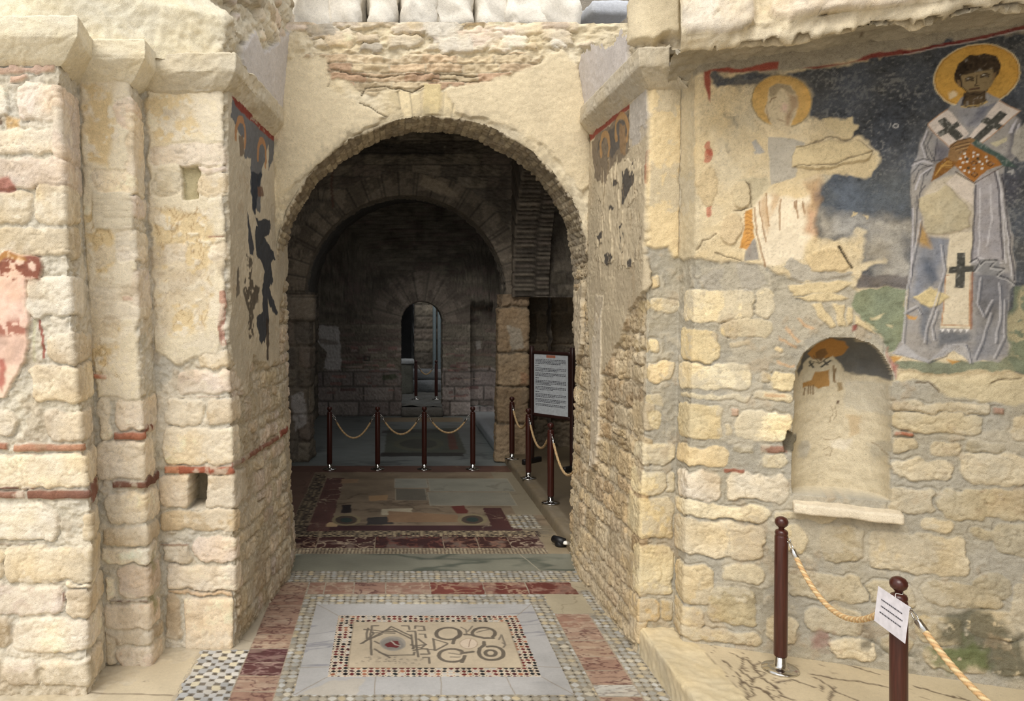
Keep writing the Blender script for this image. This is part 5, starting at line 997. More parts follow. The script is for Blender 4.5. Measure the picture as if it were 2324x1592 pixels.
def breccia(q, mask, col, vein, seed, sx, sy):
    n = fbm(q.U * sx, q.V * sy, 4, seed); n2 = 1 - 2 * np.abs(fbm(q.U * sx * 1.3, q.V * sy * 1.3, 4, seed + 9)); c = np.broadcast_to(lin(col), q.C.shape)
    pale = sstep(.1, .55, n)[..., None] * .55; c = c * (1 - pale) + lin(np.array(col) * .4 + np.array((222, 204, 176)) * .6) * pale
    dk = (sstep(.55, .95, n2) * .85)[..., None]; c = (c * (1 - dk) + lin(vein) * dk) * (1 + .12 * q.n2)[..., None]
    q.C = np.where(mask[..., None], c, q.C); q.H = np.where(mask, .001 * q.n1, q.H)
def slabs(q, x0, x1, y0, y1, along, cuts, cols, seed):
    for i in range(len(cuts) - 1):
        a, b = cuts[i], cuts[i + 1]; m_ = rect(q, x0, x1, a + .004, b - .004, .15) if along == 'y' else rect(q, a + .004, b - .004, y0, y1, .15)
        c, v = cols[i % len(cols)]; breccia(q, m_, c, v, seed + i, 8, 20 if along == 'y' else 10)
R_ = REDM
m_ = rect(q, -.92, -.665, 4.0, 6.2, .3); q.C[m_] = lin((178, 160, 136))
slabs(q, -.915, -.67, 0, 0, 'y', [4.0, 4.22, 4.42, 4.61, 4.79, 4.98, 5.2, 5.42, 5.7, 5.93, 6.18], [R_[2], R_[1], R_[5], R_[3], R_[4], R_[2], R_[1], R_[5], R_[1], R_[2]], 20)
m_ = rect(q, -.66, 1.46, 5.92, 6.19, .3); q.C[m_] = lin((178, 164, 142))
slabs(q, 0, 0, 5.93, 6.18, 'x', [-.66, -.53, -.30, -.05, .30, .72, 1.06, 1.44], [R_[0], R_[0], R_[1], R_[0], ((136, 70, 58), (190, 150, 120)), ((128, 64, 54), (196, 160, 130)), ((124, 62, 52), (180, 130, 110))], 40)
m_ = rect(q, 1.165, 1.42, 4.0, 5.55, .3); q.C[m_] = lin((178, 162, 138))
slabs(q, 1.17, 1.41, 0, 0, 'y', [4.0, 4.36, 4.50, 4.68, 4.86, 5.1, 5.3, 5.54], [R_[2], ((206, 202, 190), (150, 140, 130)), R_[5], R_[1], R_[2], R_[5], R_[0]], 60)
marble(q, rect(q, 1.16, 1.46, 5.55, 5.93, 1), (198, 184, 152), (160, 146, 116), 71)
marble(q, rect(q, 1.43, 1.62, 6.0, 7.6, 1.5), (198, 182, 150), (160, 146, 116), 72)
# mosaic panel: mitred grey marble frame, tessera border, inlaid centre
FX0, FX1, FY0, FY1 = -.56, 1.035, 4.385, 5.73; IX0, IX1, IY0, IY1 = -.385, .892, 4.60, 5.515; CX0, CX1, CY0, CY1 = -.27, .80, 4.715, 5.40
fr_ = rect(q, FX0, FX1, FY0, FY1, .15); marble(q, fr_, (190, 188, 185), (136, 136, 146), 80, 1.2, 6, .10, .7, .05, .2)
for a, b in [((FX0, FY0), (IX0, IY0)), ((FX1, FY0), (IX1, IY0)), ((FX0, FY1), (IX0, IY1)), ((FX1, FY1), (IX1, IY1)), ((-.1, FY0), (-.1, IY0)), ((.28, FY0), (.29, IY0)), ((.7, FY0), (.68, IY0)), ((FX0, 4.72), (IX0, 4.73)), ((FX1, 4.72), (IX1, 4.73))]: q.stroke([a, b], .006, (160, 146, 126), .9, .2)
q.L[fr_] = 1
q.poly([(-.54, 4.39), (-.2, 4.39), (-.16, 4.58), (-.36, 4.56)], (206, 194, 172), 2, .01, .6)
tb = rect(q, IX0, IX1, IY0, IY1, .1); tess(q, tb, .0375, .0375, 90, [(36, 30, 34), (30, 30, 34), (112, 40, 40), (124, 48, 44), (40, 44, 48), (176, 110, 80), (196, 190, 180), (84, 40, 44)], (222, 206, 180), ((40, 34, 36), .9), .43, 0, .05, .001, [(60, 40, 40), (40, 40, 44), (150, 70, 56), (190, 120, 84)])
q.L[tb] = 2
cp = rect(q, CX0, CX1, CY0, CY1, .2); q.C[cp] = (lin((206, 188, 158)) * (1 + .08 * q.n1 + .06 * q.n2)[..., None])[cp]; q.L[cp] = 3; q.H[cp] = 0
q.stroke([(CX0, CY0), (CX1, CY0), (CX1, CY1), (CX0, CY1)], .008, (170, 152, 124), .8, .2, closed=True)
def FP(pts): return [(((780 + x * .20654) - PX) * 3850 / ((1380 + y * .20663) - PY) / F, 3850 / ((1380 + y * .20663) - PY)) for x, y in pts]
LNE = (112, 102, 88)
for ln in [[(305, 520), (295, 300), (310, 200), (380, 198)], [(250, 340), (265, 225)], [(225, 240), (310, 245), (420, 260), (570, 262)], [(320, 275), (560, 280)], [(320, 265), (330, 290), (210, 390)], [(190, 395), (480, 240), (520, 205), (740, 310)], [(240, 365), (420, 290)], [(470, 250), (530, 235), (740, 340)], [(640, 200), (712, 200), (722, 240)], [(780, 230), (790, 200), (880, 205), (890, 250), (820, 250)], [(700, 260), (785, 260), (800, 400), (820, 540)], [(745, 300), (760, 410), (770, 450)], [(740, 410), (800, 420), (905, 405), (820, 345)], [(760, 450), (770, 430), (860, 440), (905, 405)], [(830, 290), (890, 290), (905, 330)],
           [(340, 455), (500, 550)], [(480, 525), (770, 520), (780, 490)], [(390, 490), (480, 525)], [(770, 470), (870, 450), (990, 465)], [(850, 510), (940, 510), (920, 450), (860, 452)], [(870, 545), (935, 545), (945, 610)], [(340, 370), (400, 400)], [(985, 340), (1000, 470)], [(985, 345), (1140, 390)], [(1010, 470), (1140, 400)]]:
    q.stroke(FP(ln), .016, LNE, .9, .25)
q.poly(FP(ell(540, 395, 145, 80)), (168, 160, 146), .3, .006, .95); q.poly(FP(ell(535, 400, 125, 64)), (150, 144, 134), .5, .006, .9)
q.poly(FP([(445, 415), (520, 370), (600, 365), (620, 410), (575, 445), (470, 440)]), (126, 40, 42), 1, .006, .95); q.stroke(FP([(520, 370), (560, 405), (620, 420)]), .012, (206, 196, 180), .9)
def arc(cx, cy, rx, ry, a0, a1, n=22): return [(cx + rx * math.cos(a), cy - ry * math.sin(a)) for a in np.linspace(math.radians(a0), math.radians(a1), n)]
for ln in [arc(1150, 285, 135, 65, 290, -60)[::1], [(1205, 395), (1212, 345), (1270, 300), (1265, 250)], arc(1540, 280, 125, 60, 210, -40), [(1330, 295), (1400, 300), (1540, 335), (1640, 335)], [(1540, 375), (1545, 410), (1490, 450), (1485, 500)], arc(1625, 500, 135, 75, 190, 470), arc(1615, 500, 60, 32, 0, 360), arc(1190, 525, 145, 72, 40, 330), [(1420, 485), (1300, 500)], [(1300, 600), (1330, 530)]]:
    q.stroke(FP(ln), .026, (108, 98, 84), .95, .3)
q.poly(FP(ell(1375, 395, 96, 55)), (222, 202, 176), .3, .006, .95); q.stroke(FP(ell(1375, 395, 96, 55)), .008, (180, 158, 130), .9); q.stroke(FP([(1395, 350), (1375, 430)]), .006, (150, 120, 96), .9)
for ln in [[(1290, 215), (1340, 245), (1350, 290)], [(1360, 260), (1420, 205)], [(1700, 350), (1730, 300), (1770, 400)], [(1740, 385), (1780, 410), (1760, 440)], [(1160, 500), (1290, 515)], [(1170, 545), (1270, 540)], [(1470, 270), (1600, 240)]]: q.stroke(FP(ln), .014, (120, 110, 96), .8, .4)
for _ in range(50):
    x, y = RND.uniform(130, 900), RND.uniform(540, 620); q.stroke(FP([(x, y), (x + RND.uniform(8, 30), y + RND.uniform(-3, 3))]), .007, (130, 120, 104), .7)
# threshold: green-grey marble slab, tesserae and the red bands beyond
m_ = rect(q, -1.24, 1.6, 6.19, 6.46, .6); tess(q, m_, .05, .05, 110, PEB, GRO, ((44, 40, 40), .8), .46)
m_ = rect(q, -1.24, 1.6, 6.455, 6.90, .4); marble(q, m_, (146, 145, 126), (92, 100, 86), 111, 1.2, 3.0, .25, .9, .10); q.L[m_] = 4
q.stroke([(1.24, 6.46), (1.14, 6.9)], .01, (186, 176, 150), .9)
m_ = rect(q, -1.24, 1.6, 6.90, 7.06, .5); tess(q, m_, .034, .034, 112, [(196, 176, 140), (180, 160, 130), (206, 190, 156)], (130, 112, 90), ((70, 50, 44), .6), .44)
m_ = rect(q, -1.24, 1.42, 7.06, 7.6, .3); q.C[m_] = lin((170, 150, 124)); slabs(q, 0, 0, 7.07, 7.6, 'x', [-1.24, -.70, -.16, .48, .80, 1.10, 1.41], [((80, 45, 42), (196, 160, 130)), ((86, 50, 46), (206, 180, 150)), ((78, 44, 42), (140, 80, 66)), ((80, 46, 42), (170, 120, 96)), ((80, 46, 42), (170, 120, 96)), ((86, 50, 46), (206, 180, 150))], 115)
marble(q, rect(q, 1.41, 1.62, 6.9, 7.6, .5), (176, 156, 122), (130, 110, 84), 73)
fl.C *= (.84 * (1 + .16 * fbm(fl.U * 3, fl.V * 3, 4, 8)))[..., None]
tag(fl.build('floor', M_floor, [0]), kind='structure')
mp_ = empty('mosaic_panel', ((FX0 + FX1) / 2, FY0, 0), 'framed mosaic panel with star knot and scrolls set in the floor before the arch', 'mosaic')
for nm, l in (('marble_frame', 1), ('tessera_border', 2), ('inlaid_centre', 3)): keep_world(fl.build(nm, M_floor, [l]), mp_)
tag(fl.build('threshold_slab', M_floor, [4]), 'long green grey marble slab lying across the floor under the arch', 'slab')
# inner floor
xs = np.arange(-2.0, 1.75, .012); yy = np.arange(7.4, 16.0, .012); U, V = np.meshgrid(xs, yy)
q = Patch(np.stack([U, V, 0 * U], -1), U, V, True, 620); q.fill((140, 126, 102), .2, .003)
def XF(px, py): Y = 3850 / (py - PY); return ((px - PX) * Y / F, Y)
m_ = rect(q, -2.2, 1.42, 7.3, 7.405, .3); q.C[m_] = lin((80, 46, 42)) * 1.0
m_ = rect(q, -2.2, 1.45, 7.40, 7.62, .3); tess(q, m_, .045, .045, 121, [(56, 50, 46), (190, 170, 130), (60, 50, 48), (180, 160, 124)], (140, 122, 96), ((40, 34, 34), .8), .4)
m_ = rect(q, -2.2, 1.3, 7.62, 7.80, .3); marble(q, m_, (82, 52, 52), (190, 170, 140), 122, 6, 6, .08, .9, .2)
marble(q, rect(q, -2.2, 1.6, 7.80, 10.4, .3), (150, 130, 104), (110, 92, 72), 123, 3, 5, .2, .8, .25)
m_ = rect(q, -1.02, -.86, 7.5, 10.2, .5); tess(q, m_, .05, .05, 124, [(170, 150, 116), (70, 60, 54), (160, 140, 110)], (110, 96, 78), ((44, 38, 36), .8), .4)
m_ = rect(q, -.84, -.62, 7.6, 10.0, .5); marble(q, m_, (112, 76, 68), (200, 176, 146), 125, 6, 5, .12, .9, .2)
m_ = rect(q, -1.6, -1.03, 7.4, 10.4, .5); marble(q, m_, (128, 96, 80), (90, 70, 60), 126, 5, 3, .2, .8, .2)
m_ = rect(q, 1.0, 1.2, 7.7, 8.5, .3); marble(q, m_, (86, 50, 48), (180, 150, 124), 127, 6, 6, .1, .9, .2)
m_ = rect(q, 1.2, 1.5, 7.7, 8.2, .8); tess(q, m_, .06, .06, 128, PEB, (130, 118, 96), ((50, 44, 42), .8), .42)
marble(q, rect(q, 1.32, 1.7, 8.2, 10.5, .3), (158, 146, 120), (120, 106, 84), 129)
for (x0, y0, x1, y1), c in [((896, 1087, 969, 1108), (166, 164, 148)), ((898, 1110, 968, 1136), (122, 116, 100)), ((973, 1087, 1160, 1116), (162, 160, 142)), ((973, 1118, 1164, 1148), (156, 152, 134))]:
    ya, yb = 3850 / (y1 - PY), 3850 / (y0 - PY); xa, xb_ = XF(x0, (y0 + y1) / 2)[0], XF(x1, (y0 + y1) / 2)[0]
    marble(q, rect(q, xa, xb_, ya, yb, .15), c, (128, 124, 108), int(x0), 2, 2, .15, .7, .12); q.stroke([(xa, ya), (xb_, ya), (xb_, yb), (xa, yb)], .014, (196, 186, 160), .5, .3, closed=True)
def fpoly(pts, c, **k): q.poly([XF(x, y) for x, y in pts], c, **k)
for pts, c in [([(776, 1147), (798, 1146), (798, 1164), (775, 1165)], (34, 30, 34)), ([(835, 1175), (895, 1173), (893, 1190), (832, 1192)], (60, 58, 58)), ([(1024, 1150), (1052, 1148), (1062, 1160), (1060, 1166), (1035, 1166)], (116, 46, 40)), ([(866, 1156), (935, 1154), (935, 1168), (866, 1170)], (206, 192, 160)), ([(838, 1126), (880, 1124), (880, 1136), (838, 1138)], (190, 150, 104)), ([(775, 1088), (815, 1088), (812, 1096), (772, 1098)], (176, 140, 104)), ([(745, 1186), (770, 1186), (764, 1196), (740, 1196)], (214, 180, 130)), ([(880, 1160), (1040, 1170), (1040, 1186), (880, 1186)], (160, 124, 90))]: fpoly(pts, c, wob=1, soft=.012, alpha=.95)
for cx, cy in ((786, 1181), (1072, 1180)):
    fpoly(ell(cx, cy, 34, 13), (156, 140, 104), wob=.5, soft=.01); fpoly(ell(cx, cy, 25, 9.5), (90, 76, 64), wob=.5, soft=.01); fpoly(ell(cx, cy, 14, 5.5), (56, 72, 66), wob=.5, soft=.01)
marble(q, rect(q, -2.2, 1.6, 10.35, 10.75, .3), (112, 78, 66), (160, 136, 112), 131, 4, 6, .15, .8, .2)
marble(q, rect(q, -2.2, 1.75, 10.75, 16, .3), (134, 142, 140), (96, 104, 104), 132, 1.5, 3, .2, .8, .12)
def near_dark(pts, c): fpoly(pts, c, wob=1.5, soft=.03, alpha=.9)
near_dark([(880, 975), (1035, 972), (1060, 1030), (870, 1034)], (84, 92, 78)); near_dark(ell(950, 1008, 58, 16), (104, 106, 86)); near_dark(ell(950, 1008, 42, 11), (70, 74, 66)); near_dark([(864, 1028), (1050, 1028), (1052, 1036), (862, 1037)], (46, 46, 46)); near_dark([(1015, 985), (1030, 985), (1040, 1020), (1020, 1022)], (120, 70, 58)); near_dark([(868, 978), (1020, 976), (1022, 982), (866, 984)], (60, 60, 58)); near_dark([(870, 948), (1050, 948), (1050, 958), (866, 958)], (150, 128, 96))
tag(q.build('floor', M_floor), kind='structure')
plain('wall_right', (3.72, 4.0, 0), (.06, -1, 0), (0, 0, 1), 6.0, 5.0, (214, 194, 156), .05, 631, M_stone, .15, .02, (.42, .2))  # unseen continuation of the right wall, added to shade the lower right
plain('ceiling', (2.3, 3.9, 4.7), (.06, -1, 0), (1, 0, .1), 6.0, 2.0, (210, 196, 166), .06, 632, M_stone)  # unseen vault running on overhead, added to dim the upper right
plain('floor', (-8, -6, -.012), (1, 0, 0), (0, 1, 0), 16, 10.6, (190, 178, 154), .25, 630, M_floor, .1, .0)
# paved strip at the foot of the left piers
xs = np.arange(-3.0, -1.225, .009); yy = np.arange(4.0, 5.2, .009); U, V = np.meshgrid(xs, yy); q = Patch(np.stack([U, V, 0 * U], -1), U, V, True, 640)
marble(q, q.U > -9, (206, 190, 158), (90, 74, 62), 133, 3, 3, .02, .9, .1); m_ = (q.U < -1.62 + .2 * q.n1) | (q.V > 4.55 + .1 * q.n1 + (q.U + 1.9) * .4); q.fill((204, 190, 162), .06, .004, mask=m_.astype(float)); q.stroke([(-3, 4.42), (-1.6, 4.40), (-1.25, 4.38)], .012, (120, 104, 84), .8)
tag(q.build('floor', M_floor), kind='structure')
# raised platform and kerb on the right, running on into the inner room
def platform(x0, x1, y0, y1, zp, res, seed, cols, name, kerbw=.28):
    pf = []; nv0 = max(3, int(zp / res)); nx = int((x1 - x0) / res); ny = int((y1 - y0) / res); ys = np.linspace(y1, y0, ny)
    P_ = [(x0, zp * i / nv0) for i in range(nv0)] + [(x0 + (x1 - x0) * i / nx, zp) for i in range(nx + 1)]
    B = np.array([[(x, y, z) for y in ys] for x, z in P_]); V = np.array([z if i < nv0 else zp + x - x0 for i, (x, z) in enumerate(P_)])
    U, V = np.meshgrid(y1 - ys, V); q = Patch(B, U, V, True, seed); marble(q, q.U > -9, *cols[0], seed, 3.5, 3.5, .018, .9, .10)
    kb = q.V < zp + kerbw + .01 * q.n2; q.fill(cols[1], .10, .004, mask=kb.astype(float)); q.H -= .012 * sstep(.02, 0, np.abs(q.V - zp)) * (1 + q.n1)
    for u in np.cumsum([RND.uniform(.8, 1.4) for _ in range(8)]): q.stroke([(u, 0), (u + .02, zp + kerbw)], .008, (150, 134, 104), .9, .5, .004)
    q.stroke([(-1, zp + kerbw), (99, zp + kerbw)], .007, (150, 134, 108), .8, .6, .003); 
    if zp > .15:
        def KP(pts): return [(y1 - (CH - zp) * F / (y - PY), zp + (x - PX) * (CH - zp) / (y - PY) - x0) for x, y in pts]
        for ln in [[(1660, 1485), (1700, 1500), (1720, 1530), (1760, 1560)], [(1690, 1490), (1680, 1520), (1710, 1545), (1700, 1580)], [(1720, 1500), (1712, 1520), (1740, 1530), (1700, 1548)], [(1640, 1500), (1670, 1530), (1700, 1592)], [(1740, 1540), (1770, 1580), (1810, 1592)], [(1850, 1540), (1900, 1570), (1950, 1592)], [(1840, 1530), (1960, 1550), (2010, 1560)], [(1700, 1470), (1840, 1480), (1990, 1530)], [(1900, 1560), (1880, 1592)], [(1680, 1548), (1740, 1570), (1760, 1592)], [(1760, 1550), (1800, 1545), (1850, 1560)], [(1860, 1555), (1870, 1570)], [(2080, 1560), (2200, 1592)]]:
            q.stroke(KP(ln), .013, (84, 66, 52), .85, 1.5, .004)
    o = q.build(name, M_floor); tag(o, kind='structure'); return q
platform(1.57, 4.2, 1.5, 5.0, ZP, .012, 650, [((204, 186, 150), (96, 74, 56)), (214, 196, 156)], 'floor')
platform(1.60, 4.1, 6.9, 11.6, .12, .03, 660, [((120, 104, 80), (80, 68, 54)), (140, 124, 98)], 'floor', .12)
rb = empty('stone_bench', (1.9, 13.5, 0), 'low pale stone ledge along the right side of the far chamber', 'ledge')
keep_world(rough_box('slab', ((1.93, 13.4, .09), (1, 0, 0), (0, 1, 0), (0, 0, 1)), (.74, 3.4, .18), M_floor, 670, None, .1, .02, 30, (176, 184, 190)), rb)
# rubble blocks on the broken arch wall top, sunlight put into their white colour
GR = 'rubble blocks on top of the broken wall'
blocks = [(560, 35, 70, 60, 'in the corner above the left vault stub'), (640, 16, 60, 50, 'next to the left corner of the broken wall top'), (705, 22, 90, 55, 'large, third from the left along the broken wall top'), (790, 12, 80, 50, 'fourth from the left along the broken wall top'), (870, 18, 70, 40, 'left of centre above the arch'), (945, 8, 80, 40, 'above the crown of the arch'), (1030, 12, 90, 44, 'just right of the arch crown'),
          (1110, 20, 70, 40, 'fourth from the right along the broken wall top'), (1180, 16, 90, 48, 'third from the right along the broken wall top'), (1262, 26, 90, 58, 'second from the right, beside the bright gap to the sky')]
for i, (x, y, w_, h_, d_) in enumerate(blocks):
    y, h_ = 36, h_ + 34; c = at(x, y, 6.62); o = rough_box('rubble_block', (c, (math.cos(.1 * (i % 3 - 1)), math.sin(.1 * (i % 3 - 1)), .04 * (i % 3 - 1)), (-math.sin(.1 * (i % 3 - 1)), math.cos(.1 * (i % 3 - 1)), 0), (0, 0, 1)), (w_ * 6.62 / F * 0.99, .5, h_ * 6.62 / F * 1.35), M_stone, 700 + i, None, .42, .10, 16, (246, 238, 222))
    tag(o, 'white rubble block ' + d_, 'stone block', GR)
gb = rough_box('rubble_block', (at(1368, 36, 6.7), (1, .1, 0), (-.1, 1, 0), (0, 0, 1)), (.34, .4, .13), M_stone, 720, None, .5, .08, 14, (206, 210, 218)); tag(gb, 'grey stone lying in the bright gap to the sky at the top', 'stone block', GR)
plain('wall_top', (-2.2, 6.98, 4.55), (1, 0, 0), (0, 0, 1), 3.9, .75, (226, 216, 194), .03, 730, M_stone, .15, .06, None)

# ------------------------------------------------------------------ rope barrier posts
def post_parts(root, s=1.0):
    lathe('base', [(.0, 0), (.094, 0), (.098, .004), (.096, .010), (.06, .016), (.038, .022), (.034, .032), (.031, .034), (.031, .085), (.0, .085)], M_chrome, 32, root)
    sh = lathe('shaft', [(.0, .078), (.033, .078), (.0355, .084), (.0355, .745), (.0345, .752), (.031, .757), (.034, .763), (.0345, .772), (.030, .782), (.019, .788), (.0, .789)], M_wood, 48, root, (0, 0, 0), .07, 12, (.09, .74))
    lathe('finial', [(.0, .784), (.016, .786), (.014, .795), (.020, .802), (.031, .812), (.0355, .826), (.034, .840), (.026, .852), (.012, .859), (.0, .860)], M_wood, 24, root)
def ring_part(root, ang):
    c, s_ = math.cos(ang), math.sin(ang); ctr = np.array([.043 * c, .043 * s_, .735])
    tube('hook_eye', [ctr + np.array([math.cos(t) * .011 * c, math.cos(t) * .011 * s_, math.sin(t) * .011]) for t in np.linspace(0, 2 * math.pi, 13)[:-1]], .0028, M_chrome, root, 6, True)
proto = None; NP = {}
def post(key, x, y, z, label, group, angs, lean=0):
    global proto
    r = empty('rope_post', (x, y, z), label, 'barrier post', group)
    if proto is None: post_parts(r); proto = [c for c in r.children]
    else:
        for c in proto:
            k = c.copy(); SC.collection.objects.link(k); k.parent = r
    for a in angs: ring_part(r, a)
    r.rotation_euler = (0, lean, 0); NP[key] = np.array([x, y, z]); return r
pi = math.pi
def toward(a, b): return math.atan2(b[1] - a[1], b[0] - a[0])
YP = 10.52
fx_ = [at(x, 1066, YP)[0] for x in (748, 857, 963, 1073)]; gq = 'rope posts across the inner floor'
for i, (x, d_) in enumerate(zip(fx_, ['leftmost of the four dark wooden rope posts across the inner floor', 'second from the left of the four rope posts across the inner floor', 'third from the left of the four rope posts, in front of the far doorway', 'rightmost of the four rope posts across the inner floor, beside the kerb'])):
    post('i%d' % i, x, YP, 0, d_, gq, ([0] if i < 3 else []) + ([pi] if i > 0 else []))
kx = [(1.655, 10.65), (1.665, 9.42), (1.690, 8.22), (1.76, 7.1)]; gk = 'rope posts on the dim side platform'
for i, (x, y) in enumerate(kx[:3]):
    post('k%d' % i, x, y, .12, ['farthest rope post on the dim side platform, against the yellowish pier', 'rope post on the dim side platform, standing in front of the sign board leg', 'nearest rope post on the dim side platform beside the right passage wall'][i], gk, ([toward(kx[i], kx[i + 1])]) + ([toward(kx[i], kx[i - 1])] if i else []))
post('k3', kx[3][0], kx[3][1], .12, 'rope post hidden behind the right passage wall', gk, [pi / 2])
na_, nb_ = (2.18, 4.33), (2.207, 3.36); nc_ = (2.33, 2.15); gn = 'rope posts before the painted wall'
post('n0', *na_, ZP, 'dark wooden rope post on chrome foot before the painted wall, below the niche', gn, [toward(na_, nb_) + .5], .008)
post('n1', *nb_, ZP, 'nearest rope post at bottom right with a white paper notice hung on it', gn, [pi / 2 - .3, -pi / 2 + .4])
post('n2', *nc_, ZP, 'rope post at the right corner, out past the paper notice', gn, [pi / 2])
for i, px_ in enumerate((944, 990)):
    c = at(px_, 896 - i * 4, 16.9); post('d%d' % i, c[0], 16.9, .2, ['left of the two black rope posts beyond the far doorway', 'right of the two black rope posts beyond the far doorway'][i], 'rope posts beyond the far doorway', [0 if i == 0 else pi])
# ropes with chrome ferrules and snap hooks
STR = [lin((236, 202, 144)), lin((216, 168, 108)), lin((230, 196, 140))]
def ropething(a, b, aa, ab, sag, label, group, detail=True, r=.0135):
    A_ = NP[a] + np.array([.054 * math.cos(aa), .054 * math.sin(aa), .730]); B_ = NP[b] + np.array([.054 * math.cos(ab), .054 * math.sin(ab), .730]); A_, B_ = A_.astype(float), B_.astype(float)
    root = empty('barrier_rope', tuple((A_ + B_) / 2), label, 'rope', group); L_ = np.linalg.norm(B_ - A_); n = 160 if detail else 60
    t = np.linspace(0, 1, 400); C_ = A_[None] * (1 - t[:, None]) + B_[None] * t[:, None]; C_[:, 2] -= sag * 4 * t * (1 - t) ** 1.0
    s_ = np.concatenate([[0], np.cumsum(np.linalg.norm(np.diff(C_, axis=0), axis=1))]); T_ = s_[-1]
    P_ = lambda d: np.array([np.interp(d, s_, C_[:, k]) for k in range(3)]).T
    tw = 2 * math.pi / .07
    def rf(th, s__):
        ph = 1.5 * (th - tw * s__ / 1.0); k = abs(math.cos(ph)); return r * (.80 + .26 * k), STR[0] * (.55 + .45 * k) if math.cos(ph) > 0 else STR[1] * (.6 + .4 * k)
    o = tube('cord', P_(np.linspace(.085, T_ - .085, n if not detail else 260)), r, M_rope, None, 14 if detail else 8, False, None, rf); keep_world(o, root)
    for d0, d1, sg_ in ((.0, .055, 1), (T_, T_ - .055, -1)):
        e0, e1 = P_(d0), P_(d1); e2 = P_(d1 + sg_ * .045); ax = (e1 - e0); ax /= np.linalg.norm(ax); sd = np.cross(ax, [0, 0, 1.0]); sd /= np.linalg.norm(sd) + 1e-9; sd2 = np.cross(sd, ax)
        loop = [e0 + ax * (.024 - .027 * math.cos(v)) + sd2 * .010 * math.sin(v) * (1.2 - .3 * math.cos(v)) for v in np.linspace(0, 2 * math.pi, 17)[:-1]]
        keep_world(tube('snap_hook', loop, .0028, M_chrome, None, 6, True), root)
        keep_world(tube('ferrule', [e1 - ax * .008, e1 - ax * .006, e1, e2], r * 1.12, M_chrome, None, 14, False), root)
gr_ = 'ropes between the posts across the inner floor'
for i, d_ in enumerate(['left sagging beige rope of the three across the inner floor', 'middle sagging beige rope of the three across the inner floor', 'right sagging beige rope of the three across the inner floor']): ropething('i%d' % i, 'i%d' % (i + 1), 0, pi, (.30, .25, .23)[i], d_, gr_, False)
gr2 = 'ropes along the dim side platform'
for i, d_ in enumerate(['far rope on the side platform, between the pier and the sign board', 'beige rope below the sign board on the side platform', 'rope hanging beside the right passage wall, nearest on the side platform']): ropething('k%d' % i, 'k%d' % (i + 1), toward(kx[i], kx[i + 1]), toward(kx[i + 1], kx[i]), (.20, .24, .30)[i], d_, gr2, False)
gr3 = 'thick ropes before the painted wall'
ropething('n0', 'n1', toward(na_, nb_) + .5, pi / 2 - .3, .22, 'twisted beige rope sagging between the two nearest posts, passing behind the paper notice', gr3)
ropething('n1', 'n2', -pi / 2 + .4, pi / 2, .22, 'twisted beige rope running off the bottom right corner from the post with the notice', gr3)
ropething('d0', 'd1', 0, pi, .18, 'short rope between the two black posts beyond the far doorway', None, False)

# paper notice on the nearest post
def quad_box(name, c4, th, mat, parent):
    c4 = np.array(c4, float); n = np.cross(c4[1] - c4[0], c4[3] - c4[0]); n /= np.linalg.norm(n); co = list(c4) + list(c4 - n * th)
    o = mesh_obj(name, co, [(0, 1, 2, 3), (7, 6, 5, 4), (0, 4, 5, 1), (1, 5, 6, 2), (2, 6, 7, 3), (3, 7, 4, 0)], mat, None, False); keep_world(o, parent); return o, n
tl, tr = np.array(at(1993, 1331, 3.46)), np.array(at(2064, 1378, 3.215)); bl, br = np.array(at(1983.5, 1409, 3.47)), np.array(at(2061, 1467, 3.22))
br = bl + (tr - tl)
nt_ = empty('paper_notice', tuple((bl + br) / 2), 'white paper notice hanging by a string on the nearest rope post', 'notice')
o, nn = quad_box('sheet', [bl, br, tr, tl], .0015, M_paper, nt_)
co, fc = [], []
def dash(P0, ex, ey, nrm, u0, u1, v0, v1, th=.0006):
    b = len(co); co.extend([P0 + ex * u0 + ey * v0 + nrm * th, P0 + ex * u1 + ey * v0 + nrm * th, P0 + ex * u1 + ey * v1 + nrm * th, P0 + ex * u0 + ey * v1 + nrm * th]); fc.append((b, b + 1, b + 2, b + 3))
ex, ey = br - bl, tl - bl
for v, u0, u1 in [(.70, .16, .84), (.52, .17, .86), (.34, .15, .84)]:
    u = u0; co.clear(); fc.clear()
    while u < u1: l = RND.uniform(.02, .06); dash(bl, ex, ey, nn, u, min(u + l, u1), v - .012, v + .022, .0012); u += l + .012
    keep_world(mesh_obj('text_line', list(co), list(fc), M_ink, None, False), nt_)

sp = tl * .42 + tr * .58; keep_world(tube('string', [sp, sp * .6 + np.array([nb_[0] - .03, nb_[1] - .02, ZP + .79]) * .4 + np.array([0, 0, .004]), np.array([nb_[0] - .022, nb_[1] - .015, ZP + .792]), np.array([nb_[0], nb_[1] - .024, ZP + .790]), np.array([nb_[0] + .02, nb_[1], ZP + .792])], .0016, M_string, None, 6), nt_)

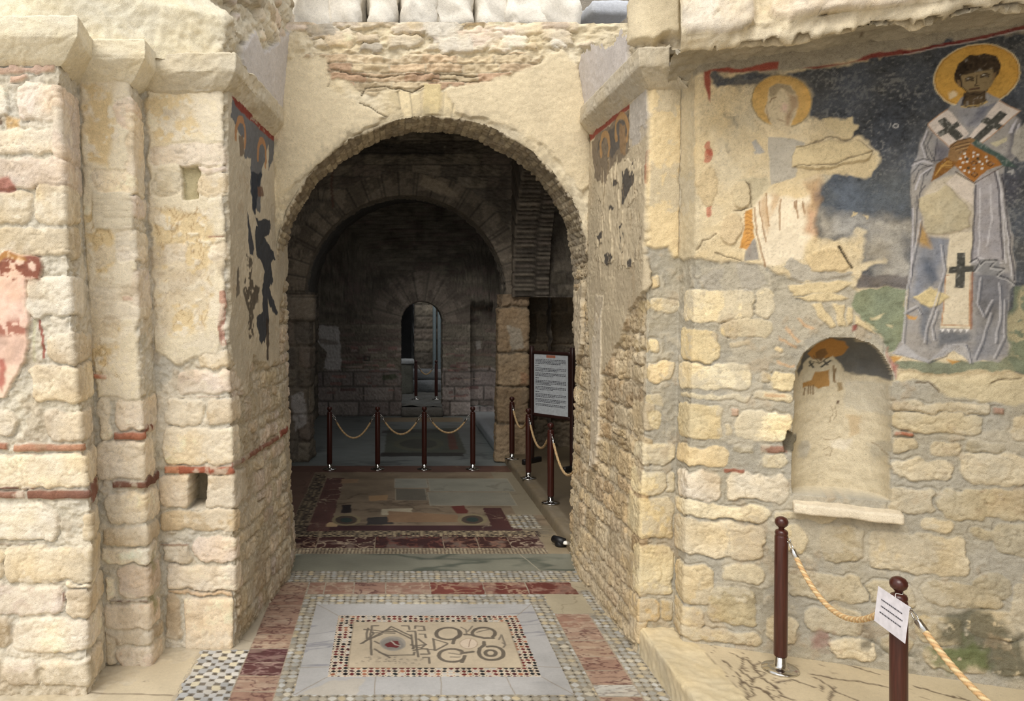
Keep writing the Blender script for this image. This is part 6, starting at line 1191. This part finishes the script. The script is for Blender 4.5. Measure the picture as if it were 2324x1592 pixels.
# information board beyond the right passage wall
S0, S1 = np.array(at(1207, 1052, 10.35)), np.array(at(1299, 1068, 9.85)); S0[2] = S1[2] = .12
sb = empty('information_board', tuple((S0 + S1) / 2), 'dark framed information board with a grey printed sheet beyond the right passage wall', 'sign')
dr = (S1 - S0); wdt = np.linalg.norm(dr); dr /= wdt; fz = np.array([0, 0, 1.0]); fnrm = np.cross(dr, fz); zt0 = CH + (PY - 785) * 10.35 / F
def bxp(name, c, sx, sy, sz, mat, par=sb): return (lambda o: (keep_world(o, par), o)[1])(rough_box(name, (c, dr, -fnrm, fz), (sx, sy, sz), mat, 1, None, .25, 0, 10))
for S in (S0, S1):
    bxp('leg', S + fz * (zt0 - .12) / 2, .05, .05, zt0 - .12, M_woodd); f_ = bxp('foot', S + fz * .035, .05, .36, .07, M_black)
zp1, zp0 = CH + (PY - 800) * 10.3 / F, CH + (PY - 941) * 10.3 / F; mid = (S0 + S1) / 2
for z in (zp1, zp0): bxp('frame_rail', mid * [1, 1, 0] + fz * z, wdt, .035, .045, M_woodd)
c0 = S0 * [1, 1, 0] + dr * .05 + fnrm * .012; c1 = S1 * [1, 1, 0] - dr * .06 + fnrm * .012; bl, br = c0 + fz * (zp0 + .02), c1 + fz * (zp0 + .02); tl, tr = c0 + fz * (zp1 - .02), c1 + fz * (zp1 - .02)
o, nn = quad_box('printed_sheet', [bl, br, tr, tl], .006, M_sheet, sb); sheet_ = o
bk_, _ = quad_box('back_panel', [bl - fnrm * .012 - dr * .03, br - fnrm * .012 + dr * .04, tr - fnrm * .012 + dr * .04, tl - fnrm * .012 - dr * .03], .01, M_woodd, sb)
co, fc = [], []; ex, ey = br - bl, tl - bl; v = .915
for blk, n_ in enumerate([4, 1, 3, 3, 1, 4, 3, 1, 3, 3, 2]):
    for k in range(n_):
        u = .04; co.clear(); fc.clear(); ue_ = .16 if n_ == 1 else (RND.uniform(.5, .92) if k == n_ - 1 else .95)
        while u < ue_: l = RND.uniform(.02, .07); dash(bl, ex, ey, nn, u, min(u + l, ue_), v - .010, v, .0012); u += l + .012
        keep_world(mesh_obj('text_line', list(co), list(fc), M_ink, None, False), sb)
        v -= .0225
    v -= .016
co, fc = [], []; dash(bl, ex, ey, nn, .37, .64, .945, .99, .0012); t_ = mesh_obj('letterhead', co, fc, M_logo, None, False); keep_world(t_, sb)

# small floor spotlight by the right jamb
fs = empty('floor_spotlight', at(1272, 1240, 7.13)[:2] + (0,), 'small black floor spotlight at the foot of the right passage wall', 'lamp')
lx, ly = at(1272, 1240, 7.13)[:2]
lathe('housing', [(.0, 0), (.05, 0), (.052, .02), (.045, .06), (.0, .062)], M_black, 20, fs); tube('hood', [(-.05, .05, .05), (-.02, .0, .055), (.03, -.05, .05)], .035, M_black, fs, 14); lathe('lens', [(.0, .0), (.026, .0), (.03, .012), (.022, .026), (.0, .03)], M_lamp, 16, fs, (.035, -.06, .035))
